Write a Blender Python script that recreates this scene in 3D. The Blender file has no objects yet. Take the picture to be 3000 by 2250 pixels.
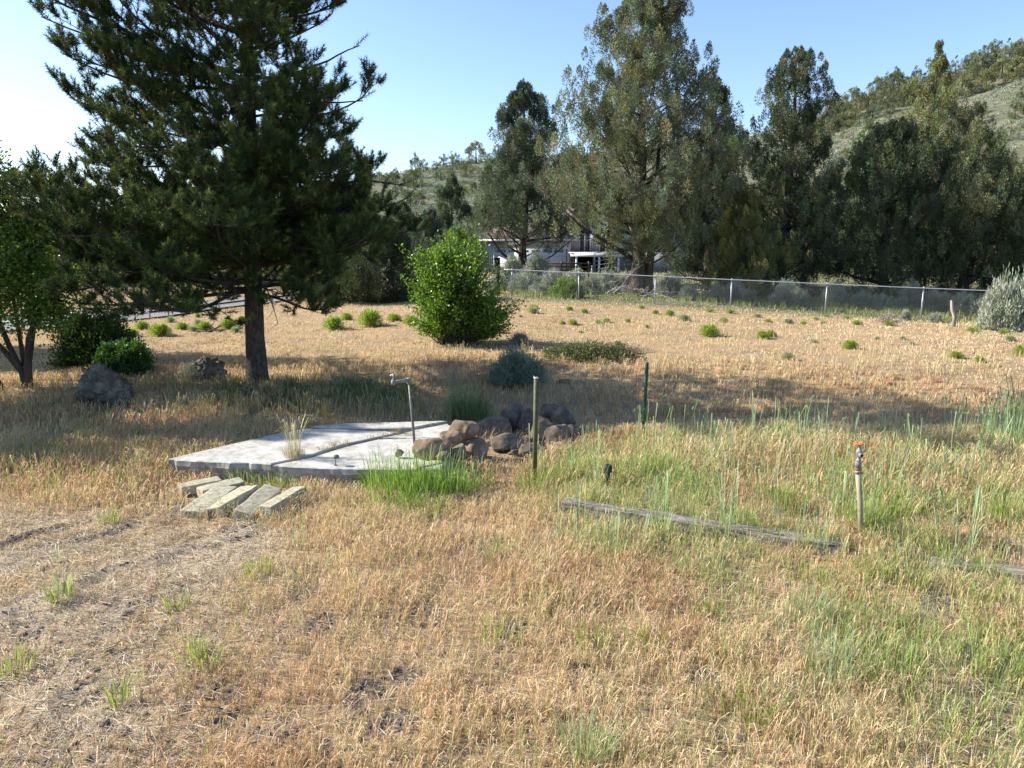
import bpy, bmesh, math, random
import numpy as np
from mathutils import Vector, Matrix, noise as mnoise

R = math.radians
scene = bpy.context.scene
COL = scene.collection
FPX, PITCH, CAMH = 2200.0, R(10.9), 2.75
CP, SP = math.cos(PITCH), math.sin(PITCH)

# ------------------------------------------------------------------ camera
cam_d = bpy.data.cameras.new('camera'); cam = bpy.data.objects.new('camera', cam_d); COL.objects.link(cam)
cam.location = (0, 0, CAMH); cam.rotation_euler = (R(90) - PITCH, 0, 0)
cam_d.sensor_width = 36; cam_d.lens = 36 * FPX / 3000; cam_d.clip_end = 5000; cam_d.clip_start = 0.05
scene.camera = cam

# ------------------------------------------------------------------ sky, sun, exposure
SUN_EL, SUN_FWD = R(32), R(11)          # sun from the left, a little beyond the picture plane
sdir = Vector((-math.cos(SUN_FWD) * math.cos(SUN_EL), math.sin(SUN_FWD) * math.cos(SUN_EL), math.sin(SUN_EL)))
world = bpy.data.worlds.new('World'); scene.world = world; world.use_nodes = True
wn = world.node_tree
sky = wn.nodes.new('ShaderNodeTexSky'); sky.sky_type = 'NISHITA'; sky.sun_disc = False
sky.sun_elevation = SUN_EL; sky.sun_rotation = math.atan2(sdir.x, sdir.y)
sky.altitude = 1300; sky.air_density = 1.0; sky.dust_density = 2.2; sky.ozone_density = 2.6
wn.links.new(sky.outputs[0], wn.nodes['Background'].inputs[0]); wn.nodes['Background'].inputs[1].default_value = 0.125
sl = bpy.data.lights.new('sun', 'SUN'); so = bpy.data.objects.new('sun', sl); COL.objects.link(so)
sl.energy = 5.0; sl.angle = R(0.55); sl.color = (1.0, 0.93, 0.82)
so.rotation_euler = (-sdir).to_track_quat('-Z', 'Y').to_euler()
vs = scene.view_settings
vs.view_transform = 'Standard'; vs.look = 'None'; vs.gamma = 1; vs.exposure = 1.08
scene.cycles.max_bounces = 8; scene.cycles.diffuse_bounces = 3; scene.cycles.transmission_bounces = 4

# ------------------------------------------------------------------ helpers
def tag(o, label=None, cat=None, group=None, kind=None):
    if label: o['label'] = label
    if cat: o['category'] = cat
    if group: o['group'] = group
    if kind: o['kind'] = kind
    return o
def empty(name, loc, label, cat, group=None, rz=0):
    o = bpy.data.objects.new(name, None); COL.objects.link(o)
    o.location = loc; o.rotation_euler = (0, 0, rz); o.empty_display_size = 0.1
    return tag(o, label, cat, group)

def hsh(ix, iy, s):
    n = (ix.astype(np.int64) * 374761393 + iy.astype(np.int64) * 668265263 + s * 1442695041) & 0xffffffff
    n = ((n ^ (n >> 13)) * 1274126177) & 0xffffffff
    return ((n ^ (n >> 16)) & 0xffff) / 65535.0
def vn(x, y, s=0):
    x = np.asarray(x, float); y = np.asarray(y, float)
    ix = np.floor(x); iy = np.floor(y); fx = x - ix; fy = y - iy
    fx = fx * fx * (3 - 2 * fx); fy = fy * fy * (3 - 2 * fy)
    a = hsh(ix, iy, s); b = hsh(ix + 1, iy, s); c = hsh(ix, iy + 1, s); d = hsh(ix + 1, iy + 1, s)
    return (a * (1 - fx) + b * fx) * (1 - fy) + (c * (1 - fx) + d * fx) * fy
def fbm(x, y, s=0, o=4):
    r = 0; a = 0.5; t = 0
    for i in range(o):
        r = r + a * vn(np.asarray(x) * 2 ** i + 17.3 * i, np.asarray(y) * 2 ** i - 9.1 * i, s + i); t += a; a *= 0.5
    return r / t
def ss(a, b, x):
    t = np.clip((np.asarray(x, float) - a) / (b - a), 0, 1); return t * t * (3 - 2 * t)

def ray(u, v):
    x = (u - 1500) / FPX; y = (1125 - v) / FPX
    return np.array([x, CP + SP * y, -SP + CP * y])
def at(u, v, Y):
    r = ray(u, v); t = Y / r[1]; return Vector((r[0] * t, Y, CAMH + r[2] * t))

# ridge of the hill, read as direction / elevation angle
RIDGE = [(-2600, 660), (-400, 640), (0, 630), (500, 620), (900, 590), (1100, 520), (1270, 492), (1350, 478), (1450, 470),
         (1700, 455), (2130, 412), (2250, 385), (2420, 330), (2500, 300), (2600, 258), (2700, 235), (2870, 195), (3000, 160), (3300, 90), (4500, 40)]
_raz = []; _rel = []
for u, v in RIDGE:
    q = ray(u, v); _raz.append(math.atan2(q[0], q[1])); _rel.append(q[2] / math.hypot(q[0], q[1]))
_raz += [math.pi * 0.6, math.pi]; _rel += [0.05, 0.03]; _raz = [-math.pi, -math.pi * 0.6] + _raz; _rel = [0.03, 0.04] + _rel
RR = 170.0
def g(x, y):
    x = np.asarray(x, float); y = np.asarray(y, float)
    r = np.hypot(x, y); az = np.arctan2(x, y)
    z = 0.12 * (fbm(x * .22 + 5, y * .22, 3, 3) - .5) * ss(2, 6, r)
    z = z - 0.38 * ss(10.3, 12.0, y) * (1 - ss(13.6, 17.2, y)) * ss(-3.5, -0.5, x)
    z = z - 0.14 * ss(9.6, 11.0, y) * (1 - ss(13.0, 16.0, y)) * (1 - ss(-3.5, -0.5, x))
    fr = 0.20 - 0.50 * np.clip(x / 16, -0.2, 1.25)
    z = z + ss(18, 30, y) * (np.where(fr > 0, fr, fr * (1 - ss(30, 42, y)))) * ss(-8, -1, x)
    z = z + 0.35 * ss(34, 60, r) * (fbm(x * .05, y * .05, 9, 2))
    H = RR * np.interp(az, _raz, _rel) + CAMH
    t = np.clip((r - 72) / (RR - 72), 0, 1)
    prof = 0.25 * t * t + 0.75 * t
    z = z + H * prof * (1 - 0.25 * ss(190, 420, r)) + ss(80, 130, r) * (1 - ss(150, 170, r)) * 2.2 * (fbm(x * .03, y * .03, 21, 3) - .5)
    return z
def micro(x, y):
    r = np.hypot(x, y)
    return (0.055 * (fbm(x * 3.2, y * 3.2, 40, 3) - .5) + 0.035 * (fbm(x * 11, y * 11, 41, 2) - .5)) * (1 - ss(14, 22, r)) + 0.05 * (fbm(x * .9, y * .9, 42, 3) - .5) * (1 - ss(60, 80, r))
def gm(x, y): return g(x, y) + micro(x, y) + rut_h(x, y)
def G(u, v, z0=None):
    """point where the sight line through pixel (u, v) meets the ground (or the level z0)"""
    q = ray(u, v)
    if z0 is not None:
        t = (z0 - CAMH) / q[2]; return Vector((q[0] * t, q[1] * t, z0))
    t = np.exp(np.linspace(math.log(2.5), math.log(420), 6000))
    X = q[0] * t; Y = q[1] * t; Z = CAMH + q[2] * t
    dz = Z - g(X, Y); k = np.argmax(dz < 0)
    if not (dz < 0).any(): k = len(t) - 1
    return Vector((X[k], Y[k], float(g(X[k], Y[k]))))

def segdist(x, y, pts):
    best = np.full(np.shape(x), 1e9)
    for (x0, y0), (x1, y1) in zip(pts[:-1], pts[1:]):
        dx, dy = x1 - x0, y1 - y0; L = dx * dx + dy * dy + 1e-9
        t = np.clip(((x - x0) * dx + (y - y0) * dy) / L, 0, 1)
        best = np.minimum(best, np.hypot(x - x0 - t * dx, y - y0 - t * dy))
    return best
def gxy(lst): return [tuple(G(u, v))[:2] for u, v in lst]
RUTS = None
def rut_h(x, y):
    if RUTS is None: return 0 * np.asarray(x, float)
    w = 0.35 + 0.9 * fbm(np.asarray(x) * 4, np.asarray(y) * 4, 61, 2)
    h = 0
    for p in RUTS: h = h + 0.036 * w * np.exp(-(segdist(x, y, p) / 0.045) ** 2)
    return h
RUTS = [gxy([(-150, 1860), (0, 1807), (200, 1722), (340, 1665), (520, 1617), (720, 1572)]),
        gxy([(-100, 1640), (0, 1602), (135, 1557), (282, 1520), (412, 1487), (480, 1455)]),
        gxy([(150, 1600), (300, 1568), (400, 1540)])]

def mkmesh(name, V, faces, mats, parent=None, col=None, matidx=None, smooth=False, loc=None):
    me = bpy.data.meshes.new(name)
    V = np.asarray(V, np.float32).reshape(-1, 3)
    faces = [np.asarray(f, np.int32) for f in faces if len(f)]
    me.vertices.add(len(V)); me.vertices.foreach_set('co', V.ravel())
    nl = sum(f.size for f in faces); nf = sum(len(f) for f in faces)
    me.loops.add(nl); me.polygons.add(nf)
    me.loops.foreach_set('vertex_index', np.concatenate([f.ravel() for f in faces]))
    tot = np.concatenate([np.full(len(f), f.shape[1], np.int32) for f in faces])
    st = np.concatenate([[0], np.cumsum(tot)[:-1]]).astype(np.int32)
    me.polygons.foreach_set('loop_start', st); me.polygons.foreach_set('loop_total', tot)
    if smooth: me.polygons.foreach_set('use_smooth', np.ones(nf, bool))
    if matidx is not None: me.polygons.foreach_set('material_index', np.asarray(matidx, np.int32))
    me.update(calc_edges=True); me.validate()
    if col is not None:
        a = me.color_attributes.new('Col', 'FLOAT_COLOR', 'POINT')
        c = np.ones((len(V), 4), np.float32); c[:, :3] = col; a.data.foreach_set('color', c.ravel())
    for m in (mats if isinstance(mats, (list, tuple)) else [mats]): me.materials.append(m)
    o = bpy.data.objects.new(name, me); COL.objects.link(o)
    if loc is not None: o.location = loc
    if parent is not None: o.parent = parent
    return o

class MB:
    """collects shapes that become ONE mesh"""
    def __init__(s): s.V = []; s.Q = []; s.T = []; s.C = []; s.n = 0
    def add(s, V, Q=None, T=None, C=None):
        V = np.asarray(V, float).reshape(-1, 3)
        if Q is not None and len(Q): s.Q.append(np.asarray(Q) + s.n)
        if T is not None and len(T): s.T.append(np.asarray(T) + s.n)
        s.V.append(V); s.n += len(V)
        c = np.ones((len(V), 3)) * 0.5
        if C is not None: c[:] = C
        s.C.append(c)
    def box(s, lo, hi, M=None, C=None):
        x0, y0, z0 = lo; x1, y1, z1 = hi
        V = np.array([(x0, y0, z0), (x1, y0, z0), (x1, y1, z0), (x0, y1, z0), (x0, y0, z1), (x1, y0, z1), (x1, y1, z1), (x0, y1, z1)], float)
        if M is not None: V = np.array([tuple(M @ Vector(v)) for v in V])
        s.add(V, [(0, 3, 2, 1), (4, 5, 6, 7), (0, 1, 5, 4), (1, 2, 6, 5), (2, 3, 7, 6), (3, 0, 4, 7)], C=C)
    def tube(s, pts, rad, n=6, C=None, caps=True, wob=0, rng=None):
        P = np.asarray([tuple(p) for p in pts], float); k = len(P)
        rad = np.ones(k) * rad if np.isscalar(rad) else np.asarray(rad, float)
        d = np.gradient(P, axis=0) if k > 2 else np.repeat([P[-1] - P[0]], k, 0)
        d /= np.linalg.norm(d, axis=1, keepdims=True) + 1e-9
        ref = np.array([0, 0, 1.]) if abs(d[0][2]) < .9 else np.array([1., 0, 0])
        a = np.arange(n) / n * 2 * math.pi
        V = np.zeros((k, n, 3))
        for i in range(k):
            sx = np.cross(d[i], ref); sx /= np.linalg.norm(sx) + 1e-9; sy = np.cross(d[i], sx)
            rr = rad[i] * (1 + (rng.uniform(-wob, wob, n) if wob else 0))
            V[i] = P[i] + (np.cos(a) * rr)[:, None] * sx + (np.sin(a) * rr)[:, None] * sy
        Q = [(i * n + j, i * n + (j + 1) % n, (i + 1) * n + (j + 1) % n, (i + 1) * n + j) for i in range(k - 1) for j in range(n)]
        V = V.reshape(-1, 3); T = []
        if caps:
            V = np.vstack([V, P[0], P[-1]]); b = k * n
            T = [(b, (j + 1) % n, j) for j in range(n)] + [(b + 1, (k - 1) * n + j, (k - 1) * n + (j + 1) % n) for j in range(n)]
        s.add(V, Q, T, C)
    def lathe(s, base, prof, n=12, C=None, axis=None):
        pts = []; rr = []
        M = Matrix.Identity(3) if axis is None else Vector((0, 0, 1)).rotation_difference(Vector(axis)).to_matrix()
        a = np.arange(n) / n * 2 * math.pi; V = []
        for r, z in prof:
            for t in a: V.append(tuple(Vector(base) + M @ Vector((r * math.cos(t), r * math.sin(t), z))))
        k = len(prof)
        Q = [(i * n + j, i * n + (j + 1) % n, (i + 1) * n + (j + 1) % n, (i + 1) * n + j) for i in range(k - 1) for j in range(n)]
        V += [tuple(Vector(base) + M @ Vector((0, 0, prof[0][1]))), tuple(Vector(base) + M @ Vector((0, 0, prof[-1][1])))]
        T = [(k * n, (j + 1) % n, j) for j in range(n)] + [(k * n + 1, (k - 1) * n + j, (k - 1) * n + (j + 1) % n) for j in range(n)]
        s.add(V, Q, T, C)
    def build(s, name, mat, parent=None, smooth=False, col=True, loc=None, bevel=0):
        V = np.vstack(s.V)
        if loc is not None: V = V - np.asarray(tuple(loc))
        f = []
        if s.Q: f.append(np.vstack(s.Q))
        if s.T: f.append(np.vstack(s.T))
        o = mkmesh(name, V, f, mat, parent, np.vstack(s.C) if col else None, smooth=smooth, loc=None)
        if bevel:
            m = o.modifiers.new('bevel', 'BEVEL'); m.width = bevel; m.segments = 2; m.limit_method = 'ANGLE'
        return o

def unit(a): return a / (np.linalg.norm(a, axis=-1, keepdims=True) + 1e-9)
def rdir(rng, n): return unit(rng.normal(size=(n, 3)))
def leaves(mb, P, D, L, W, C, rng, wide=.45):
    """diamond shaped leaves"""
    n = len(P); D = unit(D); L = np.broadcast_to(L, n)[:, None]; W = np.broadcast_to(W, n)[:, None]
    S = unit(np.cross(D, rdir(rng, n)))
    bend = unit(np.cross(S, D)) * L * rng.uniform(-.12, .12, (n, 1))
    V = np.stack([P, P + D * L * wide + S * W / 2, P + D * L + bend, P + D * L * wide - S * W / 2], 1).reshape(-1, 3)
    F = np.arange(4 * n).reshape(n, 4)
    C = np.repeat(np.broadcast_to(C, (n, 3)), 4, 0)
    mb.add(V, F, None, C)
def needles(mb, P, D, L, W, C, rng):
    n = len(P); D = unit(D); L = np.broadcast_to(L, n)[:, None]; W = np.broadcast_to(W, n)[:, None]
    S = unit(np.cross(D, rdir(rng, n)))
    V = np.stack([P - S * W / 2, P + S * W / 2, P + D * L], 1).reshape(-1, 3)
    mb.add(V, None, np.arange(3 * n).reshape(n, 3), np.repeat(np.broadcast_to(C, (n, 3)), 3, 0))
def blades(mb, P, H, lean, W, C, rng, head=0.0, droop=1.0, face=None):
    """grass blades: root, middle, (seed head), tip; lean = horizontal offset of the tip"""
    n = len(P); H = np.broadcast_to(H, n); W = np.broadcast_to(W, n); C = np.broadcast_to(C, (n, 3))
    a = rng.uniform(0, 2 * math.pi, n) if face is None else face
    S = np.stack([np.cos(a), np.sin(a), 0 * a], 1) * (W / 2)[:, None]
    up = np.array([0, 0, 1.]); L3 = np.zeros((n, 3)); L3[:, :2] = lean
    m = P + L3 * .22 + up * (H * .55)[:, None]
    k = P + L3 * .62 + up * (H * .93)[:, None]
    t = P + L3 * droop + up * (H * (1.0 - .12 * head))[:, None]
    hw = 0.55 + head
    V = np.stack([P - S, P + S, m - S * .85, m + S * .85, k - S * hw, k + S * hw, t], 1).reshape(-1, 3)
    b = np.arange(n)[:, None] * 7
    Q = np.vstack([b + [0, 1, 3, 2], b + [2, 3, 5, 4]]); T = b + [4, 5, 6]
    mb.add(V, Q, T, np.repeat(C, 7, 0))
def pick(rng, n, cols, w=None, jit=.12):
    c = np.array(cols)[rng.choice(len(cols), n, p=w)]
    return np.clip(c * (1 + rng.normal(0, jit, (n, 1))) * (1 + rng.normal(0, jit * .3, (n, 3))), 0.003, .9)

# ------------------------------------------------------------------ materials
def nt(name):
    m = bpy.data.materials.new(name); m.use_nodes = True; n = m.node_tree; b = n.nodes['Principled BSDF']; return m, n, b
def leafmat(name, trans=.35, rough=.6, spec=.25, tint=(1.25, 1.35, .6)):
    m, n, b = nt(name)
    at_ = n.nodes.new('ShaderNodeAttribute'); at_.attribute_name = 'Col'
    n.links.new(at_.outputs['Color'], b.inputs['Base Color']); b.inputs['Roughness'].default_value = rough
    b.inputs['Specular IOR Level'].default_value = spec
    tr = n.nodes.new('ShaderNodeBsdfTranslucent'); mul = n.nodes.new('ShaderNodeMix'); mul.data_type = 'RGBA'; mul.blend_type = 'MULTIPLY'
    mul.inputs[0].default_value = 1; n.links.new(at_.outputs['Color'], mul.inputs[6]); mul.inputs[7].default_value = (*tint, 1)
    n.links.new(mul.outputs[2], tr.inputs[0])
    mx = n.nodes.new('ShaderNodeMixShader'); mx.inputs[0].default_value = trans
    n.links.new(b.outputs[0], mx.inputs[1]); n.links.new(tr.outputs[0], mx.inputs[2])
    n.links.new(mx.outputs[0], n.nodes['Material Output'].inputs[0])
    return m
def solid(name, cols, scale=8, rough=.8, bump=.3, detail=6, spec=.3, metal=0, stretch=(1, 1, 1), bscale=None, bdist=.02, attr=False):
    """noise-mixed surface of two or three colours with bump"""
    m, n, b = nt(name)
    tc = n.nodes.new('ShaderNodeTexCoord'); mp = n.nodes.new('ShaderNodeMapping'); mp.inputs['Scale'].default_value = stretch
    n.links.new(tc.outputs['Object'], mp.inputs[0])
    nz = n.nodes.new('ShaderNodeTexNoise'); nz.inputs['Scale'].default_value = scale; nz.inputs['Detail'].default_value = detail; nz.inputs['Roughness'].default_value = .65
    n.links.new(mp.outputs[0], nz.inputs[0])
    cr = n.nodes.new('ShaderNodeValToRGB'); e = cr.color_ramp.elements
    ps = [.32, .68] if len(cols) == 2 else [.3, .5, .7]
    while len(e) < len(cols): e.new(.5)
    for i, c in enumerate(cols): e[i].position = ps[i]; e[i].color = (*c, 1)
    n.links.new(nz.outputs[0], cr.inputs[0]); n.links.new(cr.outputs[0], b.inputs['Base Color'])
    b.inputs['Roughness'].default_value = rough; b.inputs['Specular IOR Level'].default_value = spec; b.inputs['Metallic'].default_value = metal
    if bump:
        n2 = n.nodes.new('ShaderNodeTexNoise'); n2.inputs['Scale'].default_value = bscale or scale * 4; n2.inputs['Detail'].default_value = 8
        n.links.new(mp.outputs[0], n2.inputs[0])
        bp = n.nodes.new('ShaderNodeBump'); bp.inputs['Strength'].default_value = bump; bp.inputs['Distance'].default_value = bdist
        n.links.new(n2.outputs[0], bp.inputs['Height']); n.links.new(bp.outputs[0], b.inputs['Normal'])
    return m
M_grass = leafmat('dry grass', .25, .65, .15, (1.05, 1.0, .85))
M_green = leafmat('green grass', .35, .5, .25, (1.15, 1.25, .6))
M_leaf = leafmat('leaves', .36, .4, .4, (1.3, 1.5, .4))
M_pine = leafmat('pine needles', .12, .6, .15, (1.3, 1.2, .5))
M_juni = leafmat('juniper foliage', .18, .7, .15, (1.2, 1.15, .7))
M_sage = leafmat('sage foliage', .2, .8, .1, (1, 1, .9))
M_bark = solid('bark', [(.035, .028, .022), (.10, .085, .07)], 14, .9, .8, stretch=(1, 1, .35), bdist=.03)
M_pinebark = solid('pine bark', [(.035, .025, .018), (.085, .067, .052), (.15, .125, .10)], 16, .9, 1.0, stretch=(1, 1, .5), bdist=.035)
M_jbark = solid('juniper bark', [(.035, .028, .022), (.11, .088, .07)], 10, .9, .7, stretch=(1, 1, .2))
M_deadwood = solid('dead wood', [(.20, .18, .155), (.42, .39, .34)], 10, .85, .5, stretch=(1, 1, .4))
M_rock = solid('lava rock', [(.07, .06, .045), (.15, .13, .10), (.29, .265, .20)], 5, .9, 1.0, bscale=18, bdist=.04)
M_stoneA = solid('brown stone', [(.10, .07, .048), (.20, .145, .10), (.33, .26, .195)], 6, .85, .5, bscale=30, bdist=.01)
M_stoneB = solid('grey stone', [(.08, .063, .046), (.145, .12, .092), (.25, .215, .17)], 6, .85, .5, bscale=30, bdist=.01)
M_galv = solid('galvanised steel', [(.38, .40, .41), (.58, .60, .62)], 20, .45, .1, metal=.55)
M_iron = solid('weathered pipe', [(.10, .095, .09), (.26, .25, .235)], 25, .6, .3, metal=.3)

M_iron2 = solid('dull galvanised pipe', [(.15, .15, .145), (.32, .32, .31)], 25, .65, .3, metal=.2)
# concrete
def concrete(name, base, dark, scale):
    m, n, b = nt(name)
    tc = n.nodes.new('ShaderNodeTexCoord')
    nz = n.nodes.new('ShaderNodeTexNoise'); nz.inputs['Scale'].default_value = scale; nz.inputs['Detail'].default_value = 8; nz.inputs['Roughness'].default_value = .7
    n.links.new(tc.outputs['Object'], nz.inputs[0])
    cr = n.nodes.new('ShaderNodeValToRGB'); e = cr.color_ramp.elements
    e[0].position = .33; e[0].color = (*dark, 1); e[1].position = .6; e[1].color = (*base, 1)
    n.links.new(nz.outputs[0], cr.inputs[0])
    sp = n.nodes.new('ShaderNodeTexNoise'); sp.inputs['Scale'].default_value = 90; sp.inputs['Detail'].default_value = 3
    n.links.new(tc.outputs['Object'], sp.inputs[0])
    mx = n.nodes.new('ShaderNodeMix'); mx.data_type = 'RGBA'; mx.blend_type = 'MULTIPLY'; mx.inputs[0].default_value = .5
    cr2 = n.nodes.new('ShaderNodeValToRGB'); cr2.color_ramp.elements[0].position = .35; cr2.color_ramp.elements[0].color = (.6, .58, .55, 1); cr2.color_ramp.elements[1].position = .5
    n.links.new(sp.outputs[0], cr2.inputs[0]); n.links.new(cr.outputs[0], mx.inputs[6]); n.links.new(cr2.outputs[0], mx.inputs[7])
    n.links.new(mx.outputs[2], b.inputs['Base Color']); b.inputs['Roughness'].default_value = .85; b.inputs['Specular IOR Level'].default_value = .25
    bp = n.nodes.new('ShaderNodeBump'); bp.inputs['Strength'].default_value = .5; bp.inputs['Distance'].default_value = .01
    n.links.new(nz.outputs[0], bp.inputs['Height']); n.links.new(bp.outputs[0], b.inputs['Normal'])
    return m
M_slab = concrete('slab concrete', (.56, .555, .52), (.30, .29, .255), 4.2)
M_slabedge = concrete('rough slab edge', (.34, .33, .30), (.16, .15, .13), 9)
M_block = solid('lichened concrete', [(.22, .20, .11), (.37, .35, .25), (.50, .48, .41)], 22, .9, .5, bscale=60, bdist=.006)

# ground
def ground_material():
    m, n, b = nt('ground')
    tc = n.nodes.new('ShaderNodeTexCoord')
    def nz(sc, det=6, ro=.6):
        t = n.nodes.new('ShaderNodeTexNoise'); t.inputs['Scale'].default_value = sc; t.inputs['Detail'].default_value = det; t.inputs['Roughness'].default_value = ro
        n.links.new(tc.outputs['Object'], t.inputs[0]); return t
    def ramp(src, stops):
        c = n.nodes.new('ShaderNodeValToRGB'); e = c.color_ramp.elements
        while len(e) < len(stops): e.new(.5)
        for i, (p, cc) in enumerate(stops): e[i].position = p; e[i].color = (*cc, 1)
        n.links.new(src, c.inputs[0]); return c
    def mix(f, a, bb, mode='MIX', fac=None):
        x = n.nodes.new('ShaderNodeMix'); x.data_type = 'RGBA'; x.blend_type = mode
        if fac is not None: x.inputs[0].default_value = fac
        else: n.links.new(f, x.inputs[0])
        n.links.new(a, x.inputs[6]); n.links.new(bb, x.inputs[7]); return x.outputs[2]
    straw = ramp(nz(38, 8, .75).outputs[0], [(.30, (.11, .08, .05)), (.47, (.34, .25, .145)), (.66, (.56, .43, .255))])
    big = ramp(nz(.9, 5).outputs[0], [(.38, (.80, .82, .85)), (.62, (1.05, .98, .90))])
    c = mix(None, straw.outputs[0], big.outputs[0], 'MULTIPLY', 1.0)
    at_ = n.nodes.new('ShaderNodeAttribute'); at_.attribute_name = 'Col'
    sep = n.nodes.new('ShaderNodeSeparateColor'); n.links.new(at_.outputs['Color'], sep.inputs[0])
    soil = ramp(nz(60, 8, .7).outputs[0], [(.35, (.05, .042, .035)), (.65, (.20, .17, .145))])
    c = mix(sep.outputs[0], c, soil.outputs[0])
    grey = ramp(nz(45, 8, .8).outputs[0], [(.35, (.24, .20, .155)), (.6, (.56, .48, .37))])
    c = mix(sep.outputs[2], c, grey.outputs[0])
    hillc = ramp(nz(.35, 8, .7).outputs[0], [(.35, (.085, .092, .062)), (.52, (.135, .138, .092)), (.66, (.21, .19, .135))])
    c = mix(sep.outputs[1], c, hillc.outputs[0])
    n.links.new(c, b.inputs['Base Color']); b.inputs['Roughness'].default_value = .95; b.inputs['Specular IOR Level'].default_value = .1
    bp = n.nodes.new('ShaderNodeBump'); bp.inputs['Strength'].default_value = .8; bp.inputs['Distance'].default_value = .02
    n.links.new(nz(55, 6, .7).outputs[0], bp.inputs['Height']); n.links.new(bp.outputs[0], b.inputs['Normal'])
    return m
M_ground = ground_material()

# ------------------------------------------------------------------ layout shared by ground and grass
SLAB_Z = 0.22
slab_px = [(490, 1345), (678, 1300), (833, 1265), (1012, 1242), (1310, 1235), (1352, 1300), (1290, 1372), (947, 1369)]
slab_poly = [tuple(G(u, v, SLAB_Z))[:2] for u, v in slab_px]
def inpoly(x, y, poly, grow=0):
    cx = sum(p[0] for p in poly) / len(poly); cy = sum(p[1] for p in poly) / len(poly)
    P = [(px + (px - cx) * grow, py + (py - cy) * grow) for px, py in poly]
    ins = np.zeros(np.shape(x), bool)
    for i in range(len(P)):
        (x0, y0), (x1, y1) = P[i], P[i - 1]
        c = ((y0 > y) != (y1 > y)) & (x < (x1 - x0) * (y - y0) / (y1 - y0 + 1e-12) + x0)
        ins ^= c
    return ins
tim_a, tim_b = G(1655, 1462, .16), G(2480, 1590, .10)
TIMB = [(tim_a.x, tim_a.y), (tim_b.x, tim_b.y)]
tim2_a, tim2_b = G(2735, 1640, .06), G(3180, 1690, .06)
TIMB2 = [(tim2_a.x, tim2_a.y), (tim2_b.x, tim2_b.y)]
BLOCKS = [(520, 1400, 640, 1440), (545, 1420, 690, 1440)]
block_c = G(705, 1465)
sx0 = -2.0
CLODS = []      # dark soil patches (u, v, radius m)
for u, v, rr in [(500, 1500, .35), (430, 1500, .3), (700, 1560, .3), (900, 1735, .22), (1400, 1620, .2), (1080, 2050, .25), (1160, 2130, .25), (1000, 2200, .3),
                 (620, 2070, .3), (280, 2180, .35), (250, 2000, .25), (1180, 1990, .2), (2070, 2000, .2), (2130, 2200, .25), (1960, 1450, .5), (2150, 1480, .45), (2350, 1520, .4),
                 (2750, 1590, .5), (2900, 1600, .5), (2600, 1600, .35), (2050, 1600, .3), (2900, 2080, .3), (2950, 1800, .35), (2750, 1770, .3), (1650, 1520, .25), (1850, 1560, .3),
                 (1050, 1480, .25), (950, 1830, .2), (1250, 1800, .2), (800, 2150, .2), (100, 1850, .3), (380, 1780, .3), (1500, 1850, .15), (1700, 1960, .15)]:
    p = G(u, v); CLODS.append((p.x, p.y, rr * .8))
def soilmask(x, y):
    m = 0 * np.asarray(x, float)
    for cx, cy, rr in CLODS: m = np.maximum(m, 1 - ss(.45, 1.0, np.hypot((x - cx), (y - cy) * .7) / rr))
    m = m * ss(.42, .60, fbm(x * 6, y * 6, 71, 3)) * .85
    for p in RUTS: m = np.maximum(m, (1 - ss(.03, .11, segdist(x, y, p) + .05 * (fbm(x * 6, y * 6, 5, 2) - .5))) * ss(.3, .5, fbm(x * 3, y * 3, 72, 2)))
    return m
def greymask(x, y):     # trodden, litter covered ground at the left front
    k = (1 - ss(-2.6, -1.0, x + .9 * (fbm(x * .9, y * .9, 77, 3) - .5) * 2)) * ss(3.0, 3.6, y) * (1 - ss(6.6, 7.4, y + .25 * x + .8))
    return k
def trackmask(x, y):
    k = 0 * np.asarray(x, float)
    k = np.maximum(k, 1 - ss(.12, .35, segdist(x, y, gxy([(-100, 1750), (150, 1660), (400, 1590), (640, 1530)]))))
    return k

# ------------------------------------------------------------------ ground sheet
az = np.concatenate([np.radians(np.linspace(-180, -48, 45)[:-1]), np.radians(np.linspace(-48, 48, 340)), np.radians(np.linspace(48, 180, 45)[1:])])
rad = np.concatenate([[0.5, 1.2, 2.0], np.exp(np.linspace(math.log(2.8), math.log(32), 330)), np.exp(np.linspace(math.log(32.5), math.log(900), 130)), [1500., 3000.]])
A, RD = np.meshgrid(az, rad); X = RD * np.sin(A); Y = RD * np.cos(A)
Z = gm(X, Y); Z[-2:] = Z[-3] * .6
na = len(az); nr = len(rad)
idx = np.arange(na * nr).reshape(nr, na)
Fq = np.stack([idx[:-1, :-1], idx[:-1, 1:], idx[1:, 1:], idx[1:, :-1]], -1).reshape(-1, 4)[:, ::-1]
cm = np.stack([soilmask(X, Y), ss(36, 60, RD) * 1.0, np.clip(.75 * greymask(X, Y) * (1 - trackmask(X, Y)) * ss(.36, .62, fbm(X * 1.2, Y * 1.2, 8, 3)) * .8, 0, 1)], -1)
# greener ground just behind the fence on the right
cm[..., 1] = np.maximum(cm[..., 1], ss(30.5, 34, Y + .28 * X - 0.5) * ss(-3, 2, X))
ground = mkmesh('ground', np.stack([X, Y, Z], -1).reshape(-1, 3), [Fq], M_ground, None, cm.reshape(-1, 3), smooth=True)
tag(ground, kind='structure')

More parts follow.
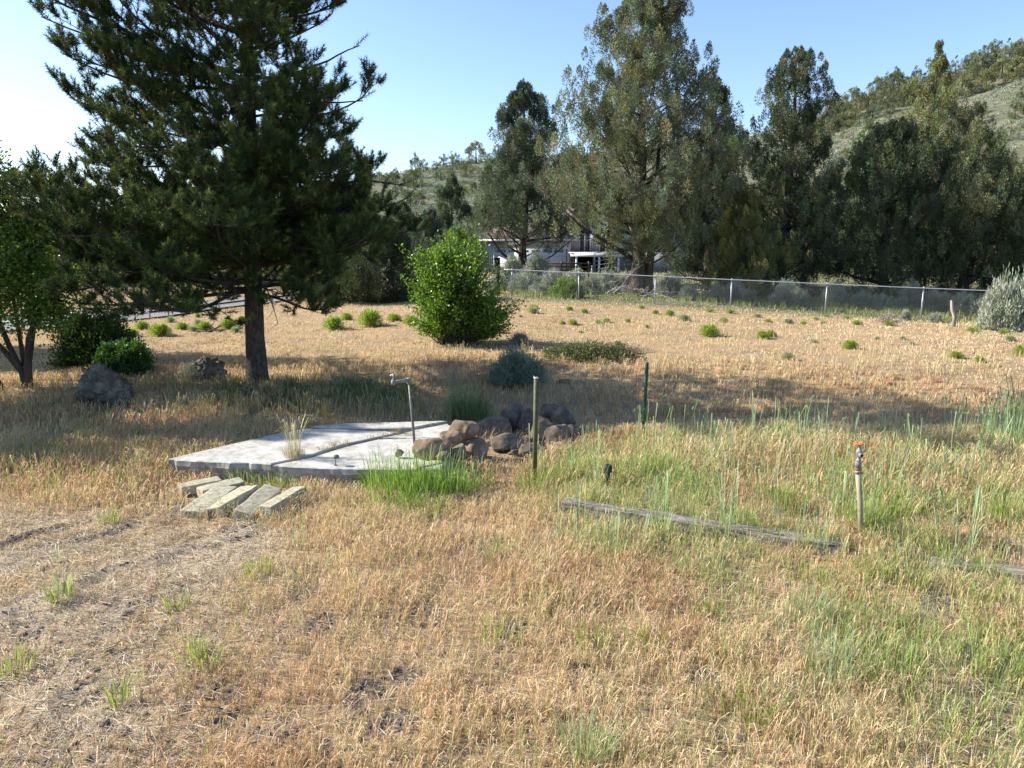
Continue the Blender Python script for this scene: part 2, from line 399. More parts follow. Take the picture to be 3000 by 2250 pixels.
# road at the left, beyond the field
M_road = solid('gravel road', [(.15, .145, .14), (.27, .26, .25)], 30, .95, .4)
near_e = [G(u, v) for u, v in [(-700, 1010), (-100, 985), (280, 952), (480, 930), (720, 898), (920, 872), (1080, 858), (1200, 850)]]
far_e = [G(u, v) for u, v in [(-700, 965), (-100, 940), (280, 915), (480, 893), (720, 872), (920, 854), (1080, 842), (1200, 836)]]
def resample(pts, k):
    P = np.array([tuple(p) for p in pts]); t = np.linspace(0, len(P) - 1, k); i = np.clip(t.astype(int), 0, len(P) - 2); f = (t - i)[:, None]
    return P[i] * (1 - f) + P[i + 1] * f
a_, b_ = resample(near_e, 90), resample(far_e, 90)
W_ = np.linspace(0, 1, 12)[:, None, None]
Pm = a_[None] * (1 - W_) + b_[None] * W_; Pm[..., 2] = gm(Pm[..., 0], Pm[..., 1]) + .05
ix = np.arange(12 * 90).reshape(12, 90)
Fr = np.stack([ix[:-1, :-1], ix[:-1, 1:], ix[1:, 1:], ix[1:, :-1]], -1).reshape(-1, 4)
tag(mkmesh('road', Pm.reshape(-1, 3), [Fr], M_road), kind='structure')

# ------------------------------------------------------------------ grass
STRAW = [(.70, .53, .31), (.65, .47, .27), (.76, .62, .42), (.54, .38, .23), (.42, .28, .20)]
GREEN = [(.29, .37, .11), (.36, .43, .14), (.21, .29, .09), (.40, .43, .20)]
BLUEG = [(.24, .34, .22), (.20, .30, .20), (.32, .38, .22)]
pile_px = [(1235, 1345), (1250, 1290), (1330, 1240), (1420, 1200), (1560, 1190), (1700, 1215), (1705, 1300), (1600, 1335), (1440, 1362)]
pile_poly = [tuple(G(u, v))[:2] for u, v in pile_px]
def blocked(x, y):
    b = inpoly(x, y, slab_poly, -.01)
    b |= segdist(x, y, TIMB) < .13
    b |= (segdist(x, y, [(TIMB[0][0] - .03, TIMB[0][1] - .16), (TIMB[1][0] - .03, TIMB[1][1] - .16)]) < .12) & (hsh(np.floor(x * 60), np.floor(y * 60), 8) < .8)
    b |= inpoly(x, y, pile_poly) & (hsh(np.floor(x * 50), np.floor(y * 50), 9) < .93)
    b |= segdist(x, y, TIMB2) < .11
    return b
bl_foot = [G(530, 1440), G(690, 1400), G(900, 1405), G(800, 1500), G(560, 1510)]
bl_foot = [(p.x, p.y) for p in bl_foot]
def greenness(x, y):
    """share of green blades"""
    u = 1500 + 2160 * x / y
    gr = .05 + .10 * ss(.5, .7, fbm(x * .8, y * .8, 31, 3))
    right = ss(-.6, 1.2, x) * (1 - ss(9.6, 10.6, y))
    gr = gr + right * .40 * ss(.42, .62, fbm(x * 1.1, y * 1.1, 33, 3)) + right * .06
    bed = ss(.3, .9, x) * ss(6.6, 7.3, y + .2 * (x - 1)) * (1 - ss(9.8, 10.8, y))
    gr = gr + bed * .15
    left = (1 - ss(-5, -3.2, x)) * ss(7.3, 8.5, y) * (1 - ss(12, 14, y))
    gr = gr + left * .16 * ss(.35, .6, fbm(x * .7, y * .7, 35, 3))
    br = ss(1.6, 2.6, x) * (1 - ss(4.2, 5.2, y)); gr = gr + br * .3
    gr = gr + .30 * ss(30, 33, y + .28 * x) * ss(-2, 1, x) + .25 * ss(36, 45, y)
    return np.clip(gr, 0, .92)
rngG = np.random.default_rng(11)
bands = [  # r0, r1, density, height, width, half angle
    (2.9, 5.0, 6200, .122, .0028, 43), (5.0, 8.0, 4800, .128, .0033, 42), (8.0, 12.0, 2500, .145, .0050, 42), (12.0, 18.0, 800, .13, .0085, 42),
    (18., 26., 420, .06, .012, 42), (26., 40., 190, .06, .018, 42), (40., 62., 22, .14, .03, 42)]
dry = MB(); grn = MB()
for r0, r1, den, hh, ww, ha in bands:
    area = (r1 * r1 - r0 * r0) * R(ha); n = int(area * den)
    r = np.sqrt(rngG.uniform(r0 * r0, r1 * r1, n)); a = rngG.uniform(-R(ha), R(ha), n)
    # pull blades together into tussocks
    x = r * np.sin(a); y = r * np.cos(a)
    cs = .09 if r0 < 12 else .3
    cx = (np.floor(x / cs) + hsh(np.floor(x / cs), np.floor(y / cs), 3)) * cs; cy = (np.floor(y / cs) + hsh(np.floor(x / cs), np.floor(y / cs), 4)) * cs
    k = rngG.uniform(0, .75, n); x = x * (1 - k) + cx * k; y = y * (1 - k) + cy * k
    dens = .34 + .66 * ss(.38, .58, fbm(x * 2.6, y * 2.6, 51, 4))
    gk = greymask(x, y)
    dens = dens * (1 - .42 * gk) * (1 - .9 * soilmask(x, y)) * (1 - .3 * trackmask(x, y))
    dens = np.where(y > 17, dens * (.35 + .65 * ss(.4, .6, fbm(x * .6, y * .6, 52, 3))), dens)
    keep = (rngG.uniform(0, 1, n) < dens) & ~blocked(x, y) & ~inpoly(x, y, bl_foot)
    x = x[keep]; y = y[keep]; gk = gk[keep]; n = len(x)
    z = gm(x, y) - .006
    hv = hh * rngG.uniform(.45, 1.25, n) * (.65 + .7 * fbm(x * 1.3, y * 1.3, 55, 3)) * (1 - .55 * gk)
    edge = ss(11.5, 8.8, y) * ss(8, 9.2, y) * ss(1.2, 1.9, x)     # taller growth on the far rim of the bed
    hv = hv * (1 + .55 * edge + .35 * ss(.3, .9, x - 1.0 * ss(8.2, 8.8, y)) * ss(6.8, 7.6, y) * (1 - ss(10, 11, y)))
    leftT = (1 - ss(-4.5, -3, x)) * ss(7.5, 8.5, y) * (1 - ss(13, 16, y)); hv = hv * (1 + .5 * leftT)
    la = rngG.normal(.3, 1.5, n); ll = hv * np.abs(rngG.normal(.38, .30, n))
    lean = np.stack([np.cos(la) * ll, np.sin(la) * ll], 1)
    isg = rngG.uniform(0, 1, n) < greenness(x, y)
    P = np.stack([x, y, z], 1); W = ww * rngG.uniform(.6, 1.3, n)
    d = ~isg; nd = d.sum()
    C = pick(rngG, nd, STRAW, [.34, .24, .2, .13, .09], .13)
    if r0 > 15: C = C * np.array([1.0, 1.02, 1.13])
    fl = fbm(x[d] * .7, y[d] * .7, 57, 3)[:, None]
    C = C * (1 - .12 * ss(.45, .65, fl)) * np.where(fl > .56, np.array([1.0, .93, .93]), 1)
    C = C * (1 - .12 * gk[d][:, None]) * np.where(gk[d][:, None] > .5, np.array([.97, 1.0, 1.08]), 1)
    hd = rngG.uniform(0, 1, nd) < .55
    for sel, h_ in ((hd, 1.6 if r0 < 12 else .9), (~hd, .1)):
        Pd = P[d][sel]
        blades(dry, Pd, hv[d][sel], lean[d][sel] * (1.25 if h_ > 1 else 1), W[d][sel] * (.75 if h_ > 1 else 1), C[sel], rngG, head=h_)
    Cg = pick(rngG, int(isg.sum()), GREEN + BLUEG, [.24, .26, .12, .16, .08, .06, .08], .14)
    blades(grn, P[isg], hv[isg] * 1.12, lean[isg] * .9, W[isg] * 1.25, Cg, rngG, head=0)
# straw litter lying on the ground
n = 85000
r = np.sqrt(rngG.uniform(3 ** 2, 9.5 ** 2, n)); a = rngG.uniform(-R(42), R(42), n); x = r * np.sin(a); y = r * np.cos(a)
k = (~blocked(x, y)) & (rngG.uniform(0, 1, n) < .45 + .55 * greymask(x, y)); x = x[k]; y = y[k]; n = len(x)
P = np.stack([x, y, gm(x, y) + rngG.uniform(.002, .03, n)], 1); th = rngG.uniform(0, 2 * math.pi, n)
D = np.stack([np.cos(th), np.sin(th), rngG.normal(0, .12, n)], 1); L = rngG.uniform(.03, .13, n)[:, None]
S = np.stack([-np.sin(th), np.cos(th), 0 * th], 1) * .0018 + np.array([0, 0, .0008])
V = np.stack([P - D * L / 2 - S, P - D * L / 2 + S, P + D * L / 2 + S, P + D * L / 2 - S], 1).reshape(-1, 3)
lit = MB(); k = 900; u_ = rngG.uniform(0, 1, k); a_s = np.array(slab_poly); ii = rngG.integers(0, len(a_s), k); cen = a_s.mean(0); q_ = a_s[ii] * u_[:, None] + a_s[(ii + 1) % len(a_s)] * (1 - u_)[:, None]; q_ = cen + (q_ - cen) * (.97 * rngG.uniform(0, 1, k) ** .33)[:, None]
th_ = rngG.uniform(0, 6.28, k); L_ = rngG.uniform(.02, .07, k)[:, None]; D_ = np.stack([np.cos(th_), np.sin(th_), 0 * th_], 1); S_ = np.stack([-np.sin(th_), np.cos(th_), 0 * th_], 1) * .0018; P_ = np.column_stack([q_, np.full(k, SLAB_Z + .016)])
lit.add(np.stack([P_ - D_ * L_ / 2 - S_, P_ - D_ * L_ / 2 + S_, P_ + D_ * L_ / 2 + S_, P_ + D_ * L_ / 2 - S_], 1).reshape(-1, 3), np.arange(4 * k).reshape(k, 4), None, np.repeat(pick(rngG, k, [(.45, .36, .24), (.22, .17, .12)], None, .2), 4, 0))
lit.add(V, np.arange(4 * n).reshape(n, 4), None, np.repeat(pick(rngG, n, [(.62, .52, .36), (.50, .42, .30), (.58, .53, .44), (.38, .33, .27)], None, .15), 4, 0))

# denser tufts and tall stalks
def tuft(mb, p, n, h, spread, w, cols, rng, head=0, lean=.35, hj=.35, stalk=False):
    a = rng.uniform(0, 2 * math.pi, n); rr = spread * np.sqrt(rng.uniform(0, 1, n))
    x = p.x + rr * np.cos(a); y = p.y + rr * np.sin(a)
    P = np.stack([x, y, np.maximum(gm(x, y), p.z - .2 if p.z > .15 else -9) - .01 if p.z < .15 else np.full(n, p.z)], 1)
    H = h * rng.uniform(1 - hj, 1.1, n); ll = H * np.abs(rng.normal(lean, lean * .5, n)) * (.35 + rr / max(spread, 1e-3) * .8)
    a2 = a + rng.normal(0, .5, n)
    blades(mb, P, H, np.stack([np.cos(a2) * ll, np.sin(a2) * ll], 1), w * rng.uniform(.7, 1.25, n), pick(rng, n, cols, None, .12), rng, head=head)
STKC = [(.33, .42, .2)]
BRIGHT = [(.19, .33, .06), (.25, .38, .08), (.14, .25, .05), (.34, .42, .13)]
rt = np.random.default_rng(5)
# bright clump in front of the slab
for u, v, n, h, sp in [(1120, 1440, 320, .36, .20), (1180, 1450, 420, .42, .22), (1235, 1455, 460, .45, .24), (1290, 1450, 380, .40, .22), (1340, 1455, 260, .34, .2), (1150, 1490, 220, .26, .25), (1250, 1500, 220, .24, .25), (1390, 1430, 160, .3, .2)]:
    tuft(grn, G(u, v), int(n * .55), h * .8, sp * 1.1, .0075, BRIGHT, rt, lean=.45, hj=.65); tuft(grn, G(u, v), int(n * .12), h * 1.35, sp * .9, .007, BRIGHT + STKC, rt, lean=.22, hj=.3)
for u, v, n, h, sp in [(660, 1510, 40, .20, .04), (720, 1410, 160, .2, .22), (800, 1415, 160, .2, .22), (860, 1420, 100, .18, .2), (1650, 1420, 200, .32, .2), (1560, 1440, 160, .32, .18), (1720, 1400, 180, .3, .2), (1900, 1400, 200, .34, .22), (1960, 1390, 160, .3, .2),
                       (1810, 1400, 130, .33, .18), (2270, 1480, 220, .26, .16), (2310, 1500, 160, .24, .16), (2540, 1560, 160, .34, .14), (2490, 1540, 90, .3, .12), (2610, 1520, 130, .3, .2), (2750, 1500, 150, .28, .2),
                       (2980, 1540, 190, .34, .25), (2880, 1440, 120, .28, .25), (1820, 1510, 70, .24, .1), (1730, 1500, 40, .24, .06), (1930, 1560, 60, .22, .1), (2180, 1560, 60, .26, .1), (2900, 1960, 160, .22, .25),
                       (2980, 1900, 130, .24, .2), (2370, 1700, 90, .2, .2), (2660, 1720, 80, .22, .16), (2560, 1690, 70, .2, .15), (2080, 1800, 60, .2, .15), (1880, 1900, 60, .2, .15), (1740, 1900, 60, .2, .12), (1600, 1780, 50, .2, .12),
                       (1470, 1620, 60, .18, .12), (760, 1680, 60, .18, .12), (320, 1540, 50, .2, .1), (180, 1760, 60, .2, .1), (520, 1780, 40, .14, .1), (570, 1930, 40, .2, .1), (2200, 2100, 90, .22, .16), (2130, 1950, 60, .2, .15),
                       (600, 1960, 50, .16, .1), (1460, 1880, 60, .2, .15), (30, 1960, 60, .18, .15), (345, 2060, 30, .25, .05), (2600, 1980, 90, .22, .2), (2750, 2120, 80, .2, .2), (1830, 1420, 90, .3, .15)]:
    tuft(grn, G(u, v), n, h, sp, .0065, [(.24, .33, .08), (.30, .38, .10), (.19, .28, .08), (.38, .40, .17), (.5, .44, .24)], rt, lean=.42, hj=.6)
for i in range(60):
    t_ = rt.random(); p = G(1655 + 825 * t_, 1462 + 128 * t_ + rt.uniform(12, 60)); tuft(grn if rt.random() < .6 else dry, p, 12, rt.uniform(.12, .32), .06, .005, [(.30, .38, .12), (.40, .42, .2), (.58, .46, .26)], rt, head=.4, lean=.4, hj=.5)
for i in range(26):
    t_ = rt.random(); p = G(2540 + 460 * t_, 1600 + 60 * t_ + rt.uniform(-30, 50)); tuft(grn, p, 14, rt.uniform(.12, .3), .08, .005, [(.27, .37, .10), (.38, .42, .18)], rt, head=.3, lean=.4, hj=.5)
# pale feathery forbs in the foreground
for u, v, n, h, sp in [(2370, 1800, 500, .22, .12), (2330, 1850, 250, .16, .15), (2440, 1980, 520, .24, .14), (2380, 2080, 300, .18, .16), (1720, 2230, 520, .24, .10), (2010, 1310, 220, .28, .15), (2300, 1900, 150, .15, .2), (2860, 1380, 260, .25, .2), (1430, 1640, 90, .18, .07)]:
    tuft(grn, G(u, v), int(n * .42), h * 1.05, sp * 1.3, .0042, [(.36, .42, .28), (.42, .46, .34), (.28, .36, .18)], rt, lean=.42, hj=.6)
# tall wheatgrass stalks with thin heads
def stalks(lst, cols, lean=.12, w=.0055):
    for u, v, n, h, sp in lst:
        p = G(u, v); tuft(grn, p, n, h, sp, w, cols, rt, head=1.3, lean=lean, hj=.3); tuft(grn, p, n * 3, h * .45, sp * 1.2, w * 1.2, cols, rt, lean=.3)
STK = [(.33, .42, .26), (.40, .46, .27), (.27, .38, .22)]
stalks([(1715, 1330, 5, .55, .06), (1750, 1450, 6, .85, .06), (1745, 1340, 6, .5, .1), (1880, 1330, 9, .72, .18), (1940, 1520, 6, .75, .07), (2140, 1560, 7, .85, .1), (2200, 1330, 3, .8, .06), (2300, 1290, 5, .62, .12),
        (2370, 1290, 9, .7, .16), (2345, 1300, 5, .5, .2), (2500, 1330, 2, .62, .03), (2560, 1300, 8, .45, .22), (2670, 1270, 3, .38, .1), (2790, 1290, 6, .75, .14), (2870, 1300, 12, .6, .2), (2950, 1320, 26, .85, .25),
        (3000, 1330, 30, 1.0, .25), (2900, 1310, 12, .6, .2), (1650, 1410, 8, .4, .2), (2850, 1600, 3, .9, .03), (880, 1600, 4, .4, .05), (1345, 1440, 6, .5, .2), (180, 1740, 4, .4, .05), (960, 1660, 3, .25, .03), (2050, 1290, 5, .45, .2)], STK)
stalks([(1370, 1235, 60, .85, .22), (1330, 1230, 24, .7, .15), (1420, 1240, 20, .7, .2)], [(.30, .36, .16), (.42, .40, .2), (.20, .28, .14)], lean=.45, w=.007)
for u, v, n, h in [(1360, 1232, 260, .5), (1400, 1235, 160, .45)]: tuft(grn, G(u, v), n, h, .22, .009, [(.10, .17, .08), (.16, .22, .10)], rt, lean=.4)
for i in range(120):
    u = rt.uniform(1560, 3020); v = rt.uniform(1270, 1450) if rt.random() < .75 else rt.uniform(1450, 1640)
    if u < 1740 and v < 1370: continue
    stalks([(u, v, int(rt.integers(2, 6)), rt.uniform(.35, .8), rt.uniform(.05, .2))], STK, lean=.2, w=.0075)
stalks([(2960, 1320, 30, .8, .3), (3010, 1300, 30, .95, .3), (2880, 1300, 14, .65, .25), (2990, 1260, 20, .8, .3)], [(.36, .46, .27), (.30, .40, .24), (.42, .46, .26)], lean=.18, w=.009)
# bunch growing out of the slab joint
sp_ = G(862, 1338, SLAB_Z); sp_.z = SLAB_Z
tuft(dry, sp_, 70, .50, .07, .0045, [(.46, .42, .27), (.38, .38, .22), (.58, .52, .36)], rt, head=1.0, lean=.35)
tuft(dry, sp_, 140, .14, .12, .004, [(.50, .44, .30), (.38, .36, .22)], rt, lean=.6)
for u, v, n in [(980, 1308, 60), (1010, 1302, 40), (950, 1318, 40), (1120, 1276, 60), (1160, 1268, 80), (1200, 1272, 40), (1090, 1282, 30)]:
    q = G(u, v, SLAB_Z); q.z = SLAB_Z - .01; tuft(dry, q, n, .07, .07, .004, [(.36, .33, .2), (.3, .25, .18)], rt, lean=.7)
for i in range(150):
    e_ = rt.integers(0, 3); t_ = rt.random()
    (u0, v0), (u1, v1) = [((480, 1362), (1010, 1248)), ((495, 1362), (950, 1392)), ((495, 1362), (950, 1392))][e_]
    p = G(u0 + (u1 - u0) * t_, v0 + (v1 - v0) * t_ + rt.uniform(-4, 26))
    if inpoly(np.array([p.x]), np.array([p.y]), slab_poly, .01)[0]: continue
    tuft(dry if rt.random() < .6 else grn, p, 16, rt.uniform(.12, .34), .07, .005, [(.62, .50, .30), (.50, .40, .24), (.40, .42, .20), (.48, .34, .27)], rt, head=.9, lean=.4, hj=.5)
# mid distance tall dry grasses, near the bush and between the shrubs
for i in range(230):
    u = rt.uniform(900, 3050); v = rt.uniform(950, 1120)
    if u < 1300 and v < 990: continue
    p = G(u, v); tuft(dry, p, 14, rt.uniform(.14, .32), .16, .009, [(.68, .54, .33), (.58, .48, .28), (.46, .42, .22)], rt, head=.6, lean=.25)
for i in range(160):
    u = rt.uniform(500, 1250); v = rt.uniform(1130, 1230)
    tuft(dry, G(u, v), 16, rt.uniform(.2, .4), .15, .008, [(.50, .40, .22), (.40, .34, .18), (.30, .30, .14)], rt, head=.8, lean=.3)
for i in range(260):
    u = rt.uniform(650, 1200); v = rt.uniform(1130, 1200)
    tuft(grn, G(u, v), 16, rt.uniform(.12, .26), .2, .012, [(.14, .20, .08), (.18, .24, .10), (.12, .18, .07)], rt, lean=.4)
for i in range(500):     # greener strip along and behind the fence
    u = rt.uniform(1480, 3000); v = np.interp(u, [1500, 1918, 2140, 2417, 2697, 3000], [868, 880, 893, 912, 932, 958]) - rt.uniform(-6, 34)
    tuft(grn, G(u, v), 12, rt.uniform(.15, .4), .35, .022, [(.26, .31, .12), (.34, .34, .16), (.22, .28, .10)], rt, lean=.3)
tag(dry.build('dry_grass', M_grass), 'knee-high tan dry grass covering the open ground', 'grass', kind='stuff')
tag(grn.build('green_grass', M_green), 'green grass blades, tufts and tall stalks among the dry grass', 'grass', kind='stuff')
tag(lit.build('straw_litter', M_grass), 'loose dead straw lying on the bare soil', 'straw', kind='stuff')

# soil clods
def rockmesh(name, size, seed, mat, parent=None, sub=3, rough=.35, cuts=5, loc=(0, 0, 0), rz=0, freq=1.6, crag=0):
    bm = bmesh.new(); bmesh.ops.create_icosphere(bm, subdivisions=sub, radius=1)
    rr = random.Random(seed); pl = []
    for _ in range(cuts):
        d = Vector((rr.gauss(0, 1), rr.gauss(0, 1), rr.gauss(0, 1))).normalized(); pl.append((d, rr.uniform(.55, .85)))
    off = Vector((seed * 3.7, seed * 1.3, seed * .7))
    for v in bm.verts:
        p = v.co.copy()
        for d, k in pl:
            t = p.dot(d)
            if t > k: p -= d * (t - k) * .9
        p *= 1 + rough * (mnoise.fractal(p * freq + off, .8, 2.0, 4)) * .5
        if crag: p *= 1 + crag * (mnoise.noise(p * 4 + off) * .7 + abs(mnoise.noise(p * 9 + off)) * -.6 + mnoise.noise(p * 22 + off) * .3)
        v.co = Vector((p.x * size[0], p.y * size[1], p.z * size[2]))
    for f in bm.faces: f.smooth = True
    me = bpy.data.meshes.new(name); bm.to_mesh(me); bm.free(); me.materials.append(mat)
    o = bpy.data.objects.new(name, me); COL.objects.link(o); o.location = loc; o.rotation_euler = (0, 0, rz)
    if parent is not None: o.parent = parent
    return o
M_soil = solid('dark soil', [(.06, .05, .042), (.17, .145, .12)], 20, .95, .8)
cl = MB(); rc = random.Random(9)
ico = bmesh.new(); bmesh.ops.create_icosphere(ico, subdivisions=2, radius=1)
icoV = np.array([tuple(v.co) for v in ico.verts]); icoT = np.array([[v.index for v in f.verts] for f in ico.faces]); ico.free()
def clod(x, y, s):
    off = Vector((rc.uniform(0, 99), rc.uniform(0, 99), 0))
    V = np.array([tuple(Vector(v) * (1 + .5 * mnoise.noise(Vector(v) * 1.8 + off))) for v in icoV]) * np.array([s * rc.uniform(.8, 1.3), s * rc.uniform(.8, 1.3), s * .7])
    cl.add(V + np.array([x, y, float(gm(x, y)) + s * .15]), None, icoT)
for cx, cy, rr_ in CLODS:
    for _ in range(16): clod(cx + rc.gauss(0, rr_ * .5), cy + rc.gauss(0, rr_ * .5), rc.uniform(.006, .02) * (1.6 if rc.random() < .15 else 1))
for p in RUTS:
    for (x0, y0), (x1, y1) in zip(p[:-1], p[1:]):
        for _ in range(int(math.hypot(x1 - x0, y1 - y0) * 30)):
            t = rc.random(); clod(x0 + (x1 - x0) * t + rc.gauss(0, .05), y0 + (y1 - y0) * t + rc.gauss(0, .05), rc.uniform(.004, .014))
tag(cl.build('soil_clods', M_soil, col=False), 'dark crumbly soil clods scattered between the dry grass', 'soil', kind='stuff')

# ------------------------------------------------------------------ concrete slab
slab = empty('concrete_slab', (0, 0, 0), 'cracked pale concrete pad with weeds in its joints, in front of the pine', 'slab')
def S(u, v): p = G(u, v, SLAB_Z); return (p.x, p.y)
def panel(name, px, ztop, seed, inset=.008):
    poly = [S(u, v) for u, v in px]
    # densify the outline and make it ragged
    pts = []
    for i in range(len(poly)):
        a, b = poly[i], poly[(i + 1) % len(poly)]; k = max(2, int(math.hypot(b[0] - a[0], b[1] - a[1]) / .06))
        for j in range(k):
            t = j / k; x = a[0] + (b[0] - a[0]) * t; y = a[1] + (b[1] - a[1]) * t
            nzv = .055 * (float(fbm(np.array(x * 9.), np.array(y * 9.), seed, 3)) - .5); pts.append((x + nzv, y + nzv))
    bm = bmesh.new()
    top = [bm.verts.new((x, y, ztop)) for x, y in pts]; ft = bm.faces.new(top)
    if ft.normal.z < 0 or ft.calc_center_median().z < 0: pass
    bm.normal_update()
    if ft.normal.z < 0: ft.normal_flip()
    r = bmesh.ops.extrude_face_region(bm, geom=[ft]); vv = [e for e in r['geom'] if isinstance(e, bmesh.types.BMVert)]
    newf = [e for e in r['geom'] if isinstance(e, bmesh.types.BMFace)]
    for v in vv: v.co.z = ztop
    for v in top: v.co.z = ztop - .03
    r2 = None
    low = {}
    # body below the top
    bm.normal_update()
    me = bpy.data.meshes.new(name)
    bm.free()
    N = len(pts); cx = sum(p[0] for p in pts) / N; cy = sum(p[1] for p in pts) / N
    rings = []
    zs = [(-.02, ztop), (0.0, ztop - .012), (.012, ztop - .07), (-.01, ztop - .14), (.015, ztop - .22), (.02, -.12)]
    V = []
    for gi, (gr, z) in enumerate(zs):
        for x, y in pts:
            d = math.hypot(x - cx, y - cy); w = .05 * (float(vn(np.array(x * 14 + gi * 3.3), np.array(y * 14 + z * 40), seed)) - .5) if gi > 1 else .01 * (float(vn(np.array(x * 20.), np.array(y * 20.), seed)) - .5)
            V.append((x + (x - cx) / d * (gr + w), y + (y - cy) / d * (gr + w), z))
    Q = [(i * N + (j + 1) % N, i * N + j, (i + 1) * N + j, (i + 1) * N + (j + 1) % N) for i in range(len(zs) - 1) for j in range(N)]
    area2 = sum(pts[i][0] * pts[(i + 1) % N][1] - pts[(i + 1) % N][0] * pts[i][1] for i in range(N))
    if area2 > 0: Q = [q[::-1] for q in Q]; order = list(range(N))
    else: order = list(range(N))[::-1]
    me.from_pydata(V, [], Q + [order]); me.update()
    me.materials.append(M_slabedge); me.materials.append(M_slab)
    for i, p in enumerate(me.polygons): p.material_index = 1 if i == len(Q) or i < N else 0
    o = bpy.data.objects.new(name, me); COL.objects.link(o); o.parent = slab; return o
panel('slab_panel', [(490, 1345), (678, 1300), (833, 1265), (905, 1254), (1030, 1258), (1170, 1266), (1105, 1280), (1000, 1303), (905, 1334), (795, 1358), (620, 1352)], SLAB_Z, 1)
panel('slab_panel', [(802, 1360), (912, 1338), (1005, 1308), (1110, 1284), (1290, 1282), (1352, 1300), (1290, 1372), (1100, 1371), (947, 1369)], SLAB_Z - .008, 2)
panel('slab_panel', [(912, 1252), (1012, 1242), (1310, 1235), (1210, 1254), (1040, 1257)], SLAB_Z + .012, 3)
panel('slab_panel', [(1180, 1267), (1215, 1256), (1316, 1238), (1338, 1278), (1290, 1278), (1115, 1281)], SLAB_Z - .012, 4)

# pale curb stone at the right front corner of the slab
m = MB(); a0 = G(1215, 1372, .2); b0 = G(1310, 1352, .2)
d0 = (b0 - a0).normalized(); M0 = Matrix.Translation(a0) @ Matrix.Rotation(math.atan2(d0.y, d0.x), 4, 'Z')
m.box((0, -.07, -.25), ((b0 - a0).length, .07, .03), M0)
tag(m.build('kerb_stone', M_block, col=False, bevel=.012), 'short pale concrete kerb piece at the slab corner beside the green grass', 'kerb stone')

# ------------------------------------------------------------------ loose concrete blocks
def block(a, b, w, h, tilt, label, zl=.0):
    """a, b: pixel of the two ends of the top centre line"""
    pa, pb = G(*a, h + zl), G(*b, h + zl); d = pb - pa; L = d.length; ang = math.atan2(d.y, d.x)
    t = MB(); nx, ny = 14, 5; V = []
    o = empty('concrete_block', (pa.x, pa.y, 0), label, 'concrete block', 'loose concrete blocks beside the slab', ang)
    mb = MB(); mb.box((0, -w / 2, 0), (L, w / 2, h), None)
    ob = mb.build('block_body', M_block, o, col=False)
    ob.rotation_euler = (tilt[0], tilt[1], 0); ob.location = (0, 0, zl)
    bm = bmesh.new(); bm.from_mesh(ob.data); bmesh.ops.subdivide_edges(bm, edges=bm.edges[:], cuts=7, use_grid_fill=True)
    for v in bm.verts:
        n_ = mnoise.noise_vector(v.co * 9 + Vector((a[0], a[1], 0))) * .010
        v.co += n_
    bm.to_mesh(ob.data); bm.free()
    mo = ob.modifiers.new('bevel', 'BEVEL'); mo.width = .008; mo.segments = 2; mo.limit_method = 'ANGLE'; mo.angle_limit = R(40)
    # keep it a single mesh thing
    mat = Matrix.Translation(o.location) @ Matrix.Rotation(ang, 4, 'Z'); bpy.data.objects.remove(o)
    ob.parent = None; ob.name = 'concrete_block'; ob.matrix_world = mat @ Matrix.Translation((0, 0, zl)) @ Matrix.Rotation(tilt[1], 4, 'Y') @ Matrix.Rotation(tilt[0], 4, 'X')
    tag(ob, label, 'concrete block', 'loose concrete blocks beside the slab')
block((525, 1422), (645, 1400), .17, .11, (0, 0), 'concrete block farthest left, lying flat behind the others')
block((585, 1432), (708, 1405), .18, .11, (R(3), R(-1)), 'mossy yellow concrete block second from the left near the slab')
block((560, 1497), (665, 1427), .24, .10, (R(4), R(-2)), 'left concrete block of the front row, tilted towards the others')
block((622, 1488), (735, 1428), .23, .11, (R(-10), R(-2)), 'yellow lichened block second in the front row')
block((705, 1500), (795, 1427), .20, .10, (R(14), R(-1)), 'block leaning on its edge, third in the front row')
block((778, 1484), (880, 1424), .15, .14, (R(-4), 0), 'rightmost concrete block standing taller than the rest')

# ------------------------------------------------------------------ standpipes
def tubes(name, pts, r, mat, parent, n=10):
    m = MB(); m.tube(pts, r, n); return m.build(name, mat, parent, smooth=False, col=False)
# bent faucet pipe at the slab
pb = G(1218, 1338, SLAB_Z); d_ = pb.y; ptop = at(1198, 1113, d_)
fp = empty('standpipe', pb, 'tall thin grey water pipe with a bent arm standing on the slab edge', 'pipe', 'standpipes')
W0 = lambda p: tuple(Vector(p) - pb)
tubes('riser', [(0, 0, -.05), W0(pb.lerp(ptop, .5)), W0(ptop)], .0155, M_iron, fp)
ar = at(1152, 1120, d_ - .12)
m = MB(); m.tube([W0(ptop + Vector((.012, 0, 0))), W0(ptop.lerp(ar, .5)), W0(ar)], [.022, .018, .021], 10)
m.lathe(W0(ar), [(.024, -.03), (.026, 0), (.02, .03)], 10); m.lathe(W0(ptop), [(.021, -.05), (.026, -.04), (.026, .02), (.018, .026)], 10)
m.build('arm', M_iron2, fp, col=False)
m = MB(); hx = Vector(W0(ar)); m.tube([hx, hx + Vector((0, 0, .09))], .006, 6); m.tube([hx + Vector((-.035, 0, .075)), hx + Vector((.01, .01, .10))], .007, 6); m.tube([hx + Vector((.0, .03, .08)), hx + Vector((.01, -.03, .09))], .007, 6)
m.build('tap_handle', M_galv, fp, col=False)
lf = G(1310, 1345, SLAB_Z + .02)
tubes('ground_pipe', [(0, 0, .02), W0(lf)], .02, M_iron2, fp)
